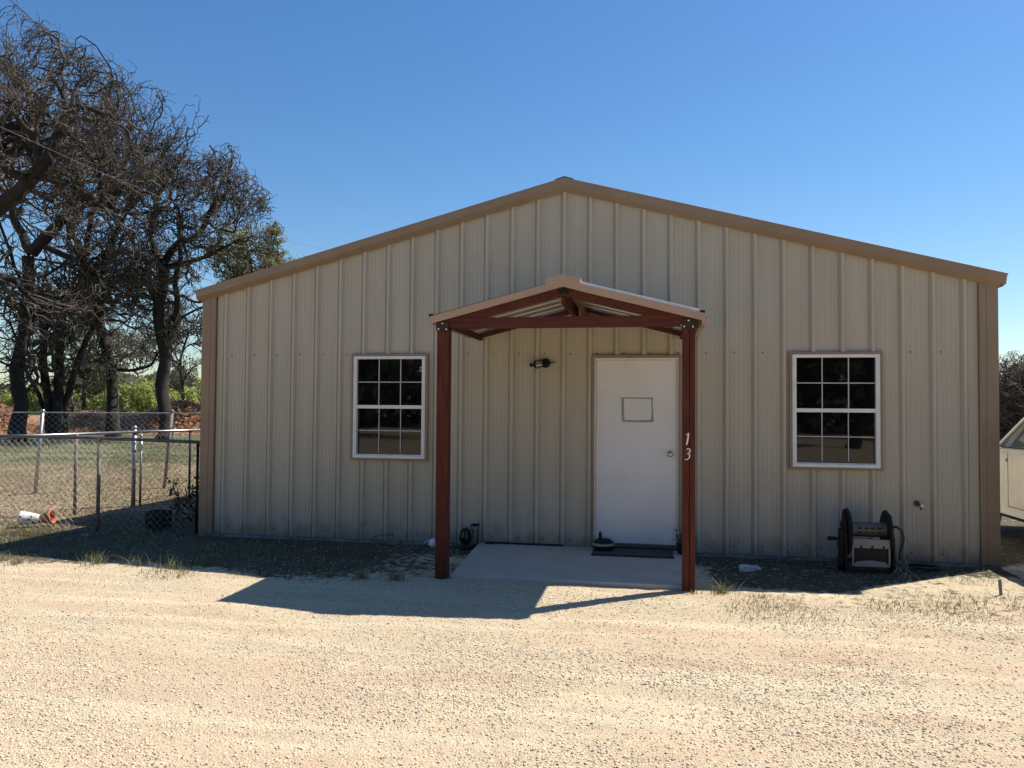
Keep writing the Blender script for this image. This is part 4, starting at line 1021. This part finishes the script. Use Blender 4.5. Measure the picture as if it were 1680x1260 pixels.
p0, p1 = at(-200, 664, 41.), at(420, 664, 46.); ax_ = p1-p0; ax_[2] = 0; L_ = np.linalg.norm(ax_); ax_ /= L_; sd2 = np.array([-ax_[1], ax_[0], 0]); tt = rng.uniform(0, L_, n); cr2 = rng.normal(0, 1, n)
hh = (1.15+.35*np.sin(tt*.5)+.25*np.sin(tt*1.3+1))*np.exp(-(cr2/1.3)**2)*rng.uniform(.75, 1.05, n)
P_ = p0*[1, 1, 0]+ax_*tt[:, None]+sd2*(cr2*1.6)[:, None]; P_[:, 2] = hh
RP = np.array([[.50, .24, .12], [.58, .36, .22], [.38, .20, .12], [.52, .40, .26], [.24, .15, .10]])
V, F_, C_ = leaves(P_, .32, pick(rng, n, (.25, .25, .2, .15, .15), RP), rng, .6)
tag(npobj('brush_bank', V, F_, m_leaf, col=C_), 'long low bank of rust red dead leaves and brush beyond the trunks', 'leaf bank', kind='stuff')
bx = np.array([p0*[1, 1, 0]+ax_*t_+sd2*c_+np.array([0, 0, max(0, 1.02*math.exp(-(c_/1.9)**2)*(1+.25*math.sin(t_*.5)))]) for t_ in np.linspace(0, L_, 60) for c_ in np.linspace(-5, 5, 21)])
idx = np.arange(60*21).reshape(60, 21); F_ = np.stack([idx[:-1, :-1], idx[1:, :-1], idx[1:, 1:], idx[:-1, 1:]], -1).reshape(-1, 4)
tag(npobj('earth_bank', bx, F_, mat('red_earth', (.34, .19, .11), (.22, .13, .08), rough=.95, scale=3), smooth=True), 'low reddish earth bank under the brush', 'bank', kind='structure')
# far woodland line on the horizon
rng = np.random.default_rng(5); n = 30000
an = rng.uniform(-1.25, 1.25, n); rd = rng.uniform(190, 240, n); hh = (7+3*np.sin(an*23)+2*np.sin(an*61+1))*rng.uniform(0, 1, n)**.6
P_ = np.stack([CAM[0]+rd*np.sin(an-.18), CAM[1]+rd*np.cos(an-.18), hh+.5], -1)
V, F_, C_ = leaves(P_, 1.5, pick(rng, n, (.4, .3, .3), np.array([[.13, .12, .09], [.12, .14, .08], [.18, .14, .12]])), rng, .8)
tag(npobj('far_woodland', V, F_, m_leaf, col=C_), 'dull line of distant woodland on the horizon', 'woodland', kind='stuff')
# the same kind of oaks stand across the drive, behind the viewpoint: the window panes mirror them
def copy_tree(o, loc, rz, sc, label):
    r = o.copy(); COL.objects.link(r); r.location = loc; r.rotation_euler.z = rz; r.scale = (sc,)*3; r['label'] = label
    for ch in o.children:
        c = ch.copy(); COL.objects.link(c); c.parent = r
        for g_ in ch.children: d_ = g_.copy(); COL.objects.link(d_); d_.parent = c
    return r
oaks = [o for o in bpy.data.objects if o.name.startswith('oak_tree')]
for i, (x, y, rz, sc, k) in enumerate([(-9, -26, 1., .8, 3), (1, -30, 2.6, .85, 1), (9, -24, 4., .8, 4), (17, -32, .4, .9, 3)]):
    src = oaks[k]; copy_tree(src, (x, y, -.05), rz, sc, ('oak across the drive behind the viewpoint, %s' % ['far left', 'middle', 'right', 'far right'][i]))
rng = np.random.default_rng(9); n = 40000; tt = rng.uniform(-60, 60, n)
P_ = np.stack([tt, -45+rng.normal(0, 2, n), (9+1.8*np.sin(tt*.4)+np.sin(tt*1.1))*rng.uniform(0, 1, n)], -1)
V, F_, C_ = leaves(P_, .8, pick(rng, n, (.5, .25, .25), DG), rng, .8)
tag(npobj('roadside_brush', V, F_, m_leaf, col=C_), 'dark brush across the drive behind the viewpoint', 'brush', kind='stuff')

# overhead cable
pts = resample([tuple(at(*q)) for q in ((-60, 180, 15.), (0, 208, 16.), (95, 251, 17.5), (165, 283, 19.), (300, 338, 22.), (400, 375, 26.), (480, 397, 29.), (545, 411, 32.))], 30)
m = MB(); m.tube(pts, .005, 5); tag(obj('overhead_cable', m, mat('cable_sheath', (.16, .15, .15), (.11, .1, .1), rough=.7)), 'thin overhead cable crossing the oaks down to behind the roof', 'cable')

# ================================================================== chain link fences
def chainmesh(a, b, z0, z1, parent, cell=.065, r=.0018, rng=None):
    a = np.array(a, float); b = np.array(b, float); L_ = np.linalg.norm(b[:2]-a[:2]); d_ = (b-a)/L_; H = z1-z0; nrm_ = np.array([-d_[1], d_[0], 0])
    rng = rng or np.random.default_rng(1); paths = []
    K = 14
    for sgn in (1, -1):
        s0 = -H
        while s0 < L_:
            u0, u1 = s0, s0+H
            c0, c1 = max(u0, 0), min(u1, L_)
            if c1-c0 > .02:
                t_ = np.linspace(c0, c1, K); h = (t_-u0) if sgn > 0 else H-(t_-u0)
                P_ = a[None]+d_[None]*t_[:, None]; P_[:, 2] = z0+h+.006*np.sin(t_*3); P_ += nrm_*(.012*np.sin(t_*2.1+h*3)[:, None])
                paths.append(P_)
            s0 += cell*1.414
    paths = np.array(paths); V, F_ = tubes(paths, np.full(paths.shape[:2], r), 3); return npobj('chain_link', V, F_, m_link, parent)
def fpost(x, y, h, r, T_, mt=m_steel, lean=(0, 0)):
    m = MB(); m.tube([(x, y, -.1), (x+lean[0], y+lean[1], h)], r, 10); m.lathe([(r*1.25, -.02), (r*1.25, .01), (r*.8, .025), (.0001, .03)], (x+lean[0], y+lean[1], h), 10); return obj('post', m, mt, T_)
T_ = thing('chain_link_fence', 'nearest chain link fence, dark rail meeting the left corner of the building', 'fence', (-6.06, .03, 0))
nA, nB, nC, nD = (-4.66, .10, 1.14), (-6.06, .03, 1.175), (-7.55, -.06, 1.185), (-12.5, -.35, 1.19)
m = MB(); m.tube([nA, nB, nC, nD], .021, 8); obj('rail', m, mat('dull_rail', (.14, .14, .15), (.09, .09, .095), rough=.5, metal=.5, scale=10), T_)
fpost(-6.06, .03, 1.16, .024, T_, m_rust); fpost(-7.6, -.06, 1.2, .03, T_); fpost(-4.70, .10, 1.1, .018, T_, m_black)
fpost(-10, -.2, 1.2, .024, T_)
chainmesh((-4.7, .10, 0), (-6.04, .035, 0), -.01, 1.13, T_); chainmesh((-6.08, .03, 0), (-12.4, -.34, 0), -.01, 1.14, T_)
T_ = thing('chain_link_fence', 'chain link fence running back beside the building, its bright top rail sunlit', 'fence', (-7.3, 1.6, 0))
sA, sB, sC, sD, sE = (-7.58, -.04, 1.17), (-7.40, 1.21, 1.165), (-7.16, 2.27, 1.17), (-6.96, 3.43, 1.16), (-6.2, 7.6, 1.15)
m = MB(); m.tube([sA, sB, sC], .022, 8); m.tube([sC, sD, sE], .022, 8); obj('rail', m, m_steel, T_)
fpost(-7.38, 1.21, 1.15, .024, T_, m_rust); fpost(-7.20, 2.27, 1.24, .034, T_); fpost(-7.09, 2.29, 1.10, .020, T_); fpost(-6.96, 3.43, 1.15, .02, T_, m_black); fpost(-6.5, 6., 1.15, .024, T_)
for z in (.22, .55, .85, 1.05): m = MB(); m.lathe([(.04, 0), (.046, .006), (.046, .022), (.04, .028)], (-7.20, 2.27, z), 10); obj('post_clamp', m, m_steel, T_)
m = MB(); m.box(-7.12, -7.05, 2.25, 2.262, .86, .98); obj('latch', m, m_steel, T_)
chainmesh((-7.56, 0, 0), (-7.22, 2.2, 0), -.01, 1.13, T_); chainmesh((-7.06, 2.3, 0), (-6.97, 3.4, 0), -.01, 1.12, T_); chainmesh((-6.95, 3.45, 0), (-6.2, 7.6, 0), -.01, 1.12, T_)
T_ = thing('chain_link_fence', 'taller chain link fence at the back of the yard before the oaks', 'fence', (-9.99, 3.36, 0))
fd = np.array([-8.6+9.99, 4.6-3.36]); fd /= np.linalg.norm(fd)
def fp(s): return (-9.99+fd[0]*s, 3.36+fd[1]*s)
z_ = 1.45
m = MB(); m.tube([(*fp(-8), z_), (*fp(0), z_), (*fp(2.2), z_-.01), (*fp(5.5), z_-.02), (*fp(12), z_-.03)], .012, 6); obj('rail', m, m_steel, T_)
for s_, le, mt_ in ((-3.2, (0, 0), m_rust), (0, (.10, .03), m_steel), (2.15, (.12, .04), m_rust), (5.2, (0, 0), m_rust), (8.5, (0, 0), m_rust)):
    x, y = fp(s_); fpost(x, y, 1.48, .032, T_, mt_, le)
chainmesh((*fp(-8), 0), (*fp(12), 0), .02, 1.44, T_, cell=.075, r=.0019)

# pots in the yard
t = thing('spotted_pot', 'white flower pot with dark round spots lying in the dry grass', 'flower pot', (-7.15, .12, 0))
o_ = (-7.16, .12, .085); ax = Vector((-.88, -.45, .10))
m = MB(); m.lathe([(.06, -.12), (.074, -.06), (.086, .02), (.094, .09), (.098, .11), (.09, .11), (.077, .0), (.055, -.11), (.0001, -.11)], o_, 24, ax)
m.lathe([(.0001, -.118), (.06, -.12)], o_, 24, ax); obj('pot', m, mat('white_glaze', (.75, .73, .70), (.6, .57, .53), rough=.45, scale=10), t)
m = MB(); av = ax.normalized(); u = av.cross(Vector((0, 0, 1))).normalized(); w_ = u.cross(av)
if u.y > 0: u = -u; w_ = -w_
for h, a, r in ((-.07, .5, .016), (-.01, .1, .018), (.05, .45, .018), (.085, -.3, .014), (-.04, -.5, .014)):
    rr = .068+(h+.1)*.13; q = u*math.cos(a)+w_*math.sin(a); c_ = Vector(o_)+av*h+q*(rr+.004); s1 = av; s2 = q.cross(av)
    m = MB(); m.add([c_+s1*r*math.cos(k*math.pi/5)+s2*r*math.sin(k*math.pi/5) for k in range(10)], [list(range(10))]); obj('spot', m, m_black, t)
t = thing('terracotta_pot', 'small red terracotta pot lying against the spotted white pot', 'flower pot', (-7.0, .20, 0))
o_ = (-6.98, .22, .085); ax = Vector((.92, .25, .18))
m = MB(); m.lathe([(.0001, -.09), (.05, -.09), (.075, .03), (.078, .03), (.09, .03), (.095, .08), (.083, .08), (.07, .03), (.05, -.07), (.0001, -.07)], o_, 20, ax); obj('pot', m, m_terra, t)
# crate lost in the shade and vine by the corner
t = thing('black_crate', 'dark plastic crate in deep shade behind the near fence', 'crate', (-5.35, .3, 0))
m = MB(); x0_, x1_, y0_, y1_ = -5.50, -5.26, .2, .42
for a_ in ((x0_, x1_, y0_, y0_+.015), (x0_, x1_, y1_-.015, y1_), (x0_, x0_+.015, y0_+.015, y1_-.015), (x1_-.015, x1_, y0_+.015, y1_-.015)):
    for z0_, z1_ in ((.0, .05), (.08, .12), (.15, .22)): m.box(*a_, z0_, z1_)
    m.box(a_[0], a_[0]+.015, a_[2], a_[2]+.015, .0501, .0799); m.box(a_[1]-.015, a_[1], a_[3]-.015, a_[3], .0501, .0799); m.box(a_[0], a_[0]+.015, a_[2], a_[2]+.015, .1201, .1499); m.box(a_[1]-.015, a_[1], a_[3]-.015, a_[3], .1201, .1499)
obj('side_slats', m, m_blackp, t); m = MB(); m.box(x0_+.015, x1_-.015, y0_+.015, y1_-.015, 0, .012); obj('bottom', m, m_blackp, t)
rng = np.random.default_rng(15)
t = thing('vine', 'dark leafy vine climbing a post by the left corner of the building', 'vine', (-5.35, .95, 0))
stem = []; 
for k in range(7):
    b_ = np.array([-5.42+rng.uniform(-.12, .35), .95+rng.uniform(-.1, .1), -.02]); stem.append(walk(b_[None], np.array([[0, 0, 1.]]), np.array([rng.uniform(.35, .85)]), 9, .28, .2, rng)[0])
stem = np.array(stem); V, F_ = tubes(stem, np.full(stem.shape[:2], .006), 5); npobj('stem', V, F_, m_bark, t)
i = rng.integers(0, 7, 420); j = rng.integers(1, 9, 420); P_ = stem[i, j]+rng.normal(0, .035, (420, 3))
V, F_, C_ = leaves(P_, .055, pick(rng, 420, (.5, .25, .25), np.array([[.03, .035, .02], [.05, .05, .03], [.08, .06, .03]])), rng, .7); npobj('foliage', V, F_, m_leaf, t, C_)

# ================================================================== pickup truck
def carpaint():
    m, t, b = nmat('champagne_paint'); N = t.nodes; L = t.links
    b.inputs['Base Color'].default_value = (.86, .82, .74, 1); b.inputs['Roughness'].default_value = .28; b.inputs['Metallic'].default_value = .0
    b.inputs['Coat Weight'].default_value = 1; b.inputs['Coat Roughness'].default_value = .03
    nz = N.new('ShaderNodeTexNoise'); nz.inputs['Scale'].default_value = 2.6; nz.inputs['Detail'].default_value = 1.5
    tc = N.new('ShaderNodeTexCoord'); L.new(tc.outputs['Object'], nz.inputs['Vector'])
    bp = N.new('ShaderNodeBump'); bp.inputs['Strength'].default_value = .5; bp.inputs['Distance'].default_value = .12
    L.new(nz.outputs[0], bp.inputs['Height']); L.new(bp.outputs[0], b.inputs['Coat Normal']); return m
m_paint = carpaint()
TX0, TX1, TY0, TY1 = 5.30, 7.20, -2.35, 3.35      # width, rear, front
T_ = thing('pickup_truck', 'champagne coloured pickup truck parked beside the right side of the building', 'truck', ((TX0+TX1)/2, .5, 0))
WH = [(2.62, .385), (-1.35, .385)]
def arch(cy, r0=.46, n=12): return [(cy+r0*math.cos(a), .36+r0*math.sin(a)) for a in np.linspace(0, math.pi, n)]
low = [(TY1-.03, .42)]+[(TY1, .55), (TY1+.0, .80), (TY1-.10, 1.00), (2.9, 1.08), (1.88, 1.155), (-.62, 1.185), (-.66, 1.185), (TY0+.03, 1.20), (TY0, 1.16), (TY0, .55), (TY0+.06, .46)]
bot = [(-1.35-.47, .40)]+[q for q in reversed(arch(-1.35))]+[(-1.35+.47, .36), (2.62-.47, .34)]+[q for q in reversed(arch(2.62))]+[(2.62+.47, .40)]
poly = low+bot
# body lofted with tumblehome: side face bulges at mid height
bm = bmesh.new(); secs = []
for xo, ins in ((TX0+.045, .02), (TX0+.006, .0), (TX0, .0)):
    pass
def ring(x, shrink):
    cy, cz = .5, .8; return [bm.verts.new((x, cy+(y-cy)*(1-shrink*.4), cz+(z-cz)*(1-shrink))) for y, z in poly]
rings = [ring(x, s_) for x, s_ in ((TX0+.05, .05), (TX0+.012, .02), (TX0, .0), (TX1, .0), (TX1-.012, .02), (TX1-.05, .05))]
rings = [ring(TX0+.06, .055), ring(TX0+.015, .02), ring(TX0, 0), ring(TX1, 0), ring(TX1-.015, .02), ring(TX1-.06, .055)]
for v in list(bm.verts):
    if not v.link_faces and not any(v in r for r in rings): bm.verts.remove(v)
n = len(poly)
for a_, b_ in zip(rings, rings[1:]):
    for i in range(n): bm.faces.new((a_[i], a_[(i+1) % n], b_[(i+1) % n], b_[i]))
bm.faces.new(rings[0][::-1]); bm.faces.new(rings[-1])
bmesh.ops.recalc_face_normals(bm, faces=bm.faces); bm.verts.index_update()
V = [v.co[:] for v in bm.verts]; Fc = [[v.index for v in f.verts] for f in bm.faces]; bm.free()
body = meshobj('body', V, Fc, m_paint, T_, bevel=.012)
# greenhouse: glass block with painted pillars and roof
def gh(z):                                                         # side inset at height z
    return .04+(z-1.16)*.30
cab = [(1.86, 1.15), (1.02, 1.77), (-.30, 1.80), (-.52, 1.70), (-.60, 1.17)]
m = MB(); vs = []
for sgn, X0 in ((1, TX0), (-1, TX1)):
    for y, z in cab: vs.append((X0+sgn*gh(z), y, z))
k = len(cab); m.add(vs, [list(range(k)), list(range(k, 2*k))[::-1]]+[(i, k+i, k+(i+1) % k, (i+1) % k) for i in range(k)])
obj('glass', m, m_cglass, T_)
m = MB()
for sgn, X0 in ((1, TX0), (-1, TX1)):
    def q(y, z, o_=.008): return (X0+sgn*(gh(z)-o_), y, z)
    m.tube([q(1.88, 1.15), q(1.46, 1.47), q(1.02, 1.765), q(.2, 1.80), q(-.30, 1.80), q(-.52, 1.70), q(-.60, 1.17)], .019, 8)
    m.bar(q(.58, 1.17), q(.50, 1.78), .07, .03, (sgn, 0, 0)); m.bar(q(1.90, 1.155), q(-.62, 1.185), .03, .035)
m.prism([(1.06, 1.755), (1.0, 1.79), (-.30, 1.825), (-.50, 1.74), (-.50, 1.70), (1.06, 1.73)], 'x', TX0+.22, TX1-.22)
obj('cab_frame', m, m_paint, T_)
m = MB()                                                           # window rubber and belt line
m.bar((TX0+.012, 1.70, 1.168), (TX0+.012, -.58, 1.188), .02, .014); obj('belt_trim', m, m_blackp, T_)
m = MB(); m.bar((TX0-.004, 1.9, 1.128), (TX0-.004, -2.2, 1.15), .006, .03); obj('side_highlight_trim', m, mat('pale_trim', (.75, .75, .78), rough=.2, metal=.4), T_)
m = MB()
for yc in (1.50, .50, -.56): m.box(TX0-.0015, TX0+.002, yc-.004, yc+.004, .45, 1.10)
m.box(TX0-.0015, TX0+.002, -.56, 1.50, .448, .456)
obj('door_seam', m, m_blackp, T_)
for yc in (.62, -.44):
    m = MB(); m.tube([(TX0-.005, yc, .99), (TX0-.035, yc+.02, .995), (TX0-.035, yc+.14, .995), (TX0-.005, yc+.16, .99)], .012, 8); obj('door_handle', m, m_paint, T_)
m = MB(); m.lathe([(.0001, .012), (.02, .012), (.024, .002)], (TX0-.001, 1.52, 1.015), 10, (-1, 0, 0)); obj('badge', m, m_steel, T_)
for xm, s_ in ((TX0, -1), (TX1, 1)):
    m = MB(); m.prism([(1.70, 1.18), (1.82, 1.18), (1.84, 1.30), (1.80, 1.34), (1.72, 1.34)], 'x', xm+s_*.02+(s_ < 0)*-.16, xm+s_*.02+(s_ > 0)*.16); obj('mirror', m, mat('mirror_shell', (.55, .6, .66), rough=.2, metal=.5), T_, bevel=.015)
m = MB(); m.box(TX0+.03, TX0+.10, -1.0+.15, 2.0, .30, .355); obj('running_board', m, m_blackp, T_, bevel=.01)
m = MB(); m.box(TX0+.25, TX1-.25, TY0+.2, TY1-.3, .34, .50); obj('underbody', m, m_blackp, T_)
for wy, r in WH:
    for X0, s_ in ((TX0+.02, 1), (TX1-.02, -1)):
        m = MB(); w_ = .24
        m.lathe([(.21, 0), (.30, -.005), (r-.02, .015), (r, .04), (r, w_-.04), (r-.02, w_-.015), (.21, w_)], (X0, wy, r-.03), 28, (s_, 0, 0)); wh = obj('wheel', m, mat('tyre', (.02, .02, .02), rough=.9), T_)
        m = MB(); m.lathe([(.0001, .03), (.06, .02), (.08, .06), (.18, .055), (.205, .01), (.215, .005), (.215, .2)], (X0, wy, r-.03), 28, (s_, 0, 0)); obj('rim', m, m_nickel, wh)
for ya_, yb_ in ((TY1-.02, TY1+.05), (TY0-.06, TY0+.02)): m = MB(); m.box(TX0+.1, TX1-.1, ya_, yb_, .45, .64); obj('bumper', m, m_steel, T_, bevel=.02)
for X0 in (TX0+.08, TX1-.42): m = MB(); m.box(X0, X0+.34, TY1-.06, TY1+.012, .76, .93); obj('headlight', m, m_frost, T_, bevel=.02)
for X0 in (TX0+.02, TX1-.14): m = MB(); m.box(X0, X0+.12, TY0-.012, TY0+.04, .80, 1.10); obj('tail_light', m, mat('red_lens', (.35, .02, .02), rough=.2), T_, bevel=.01)
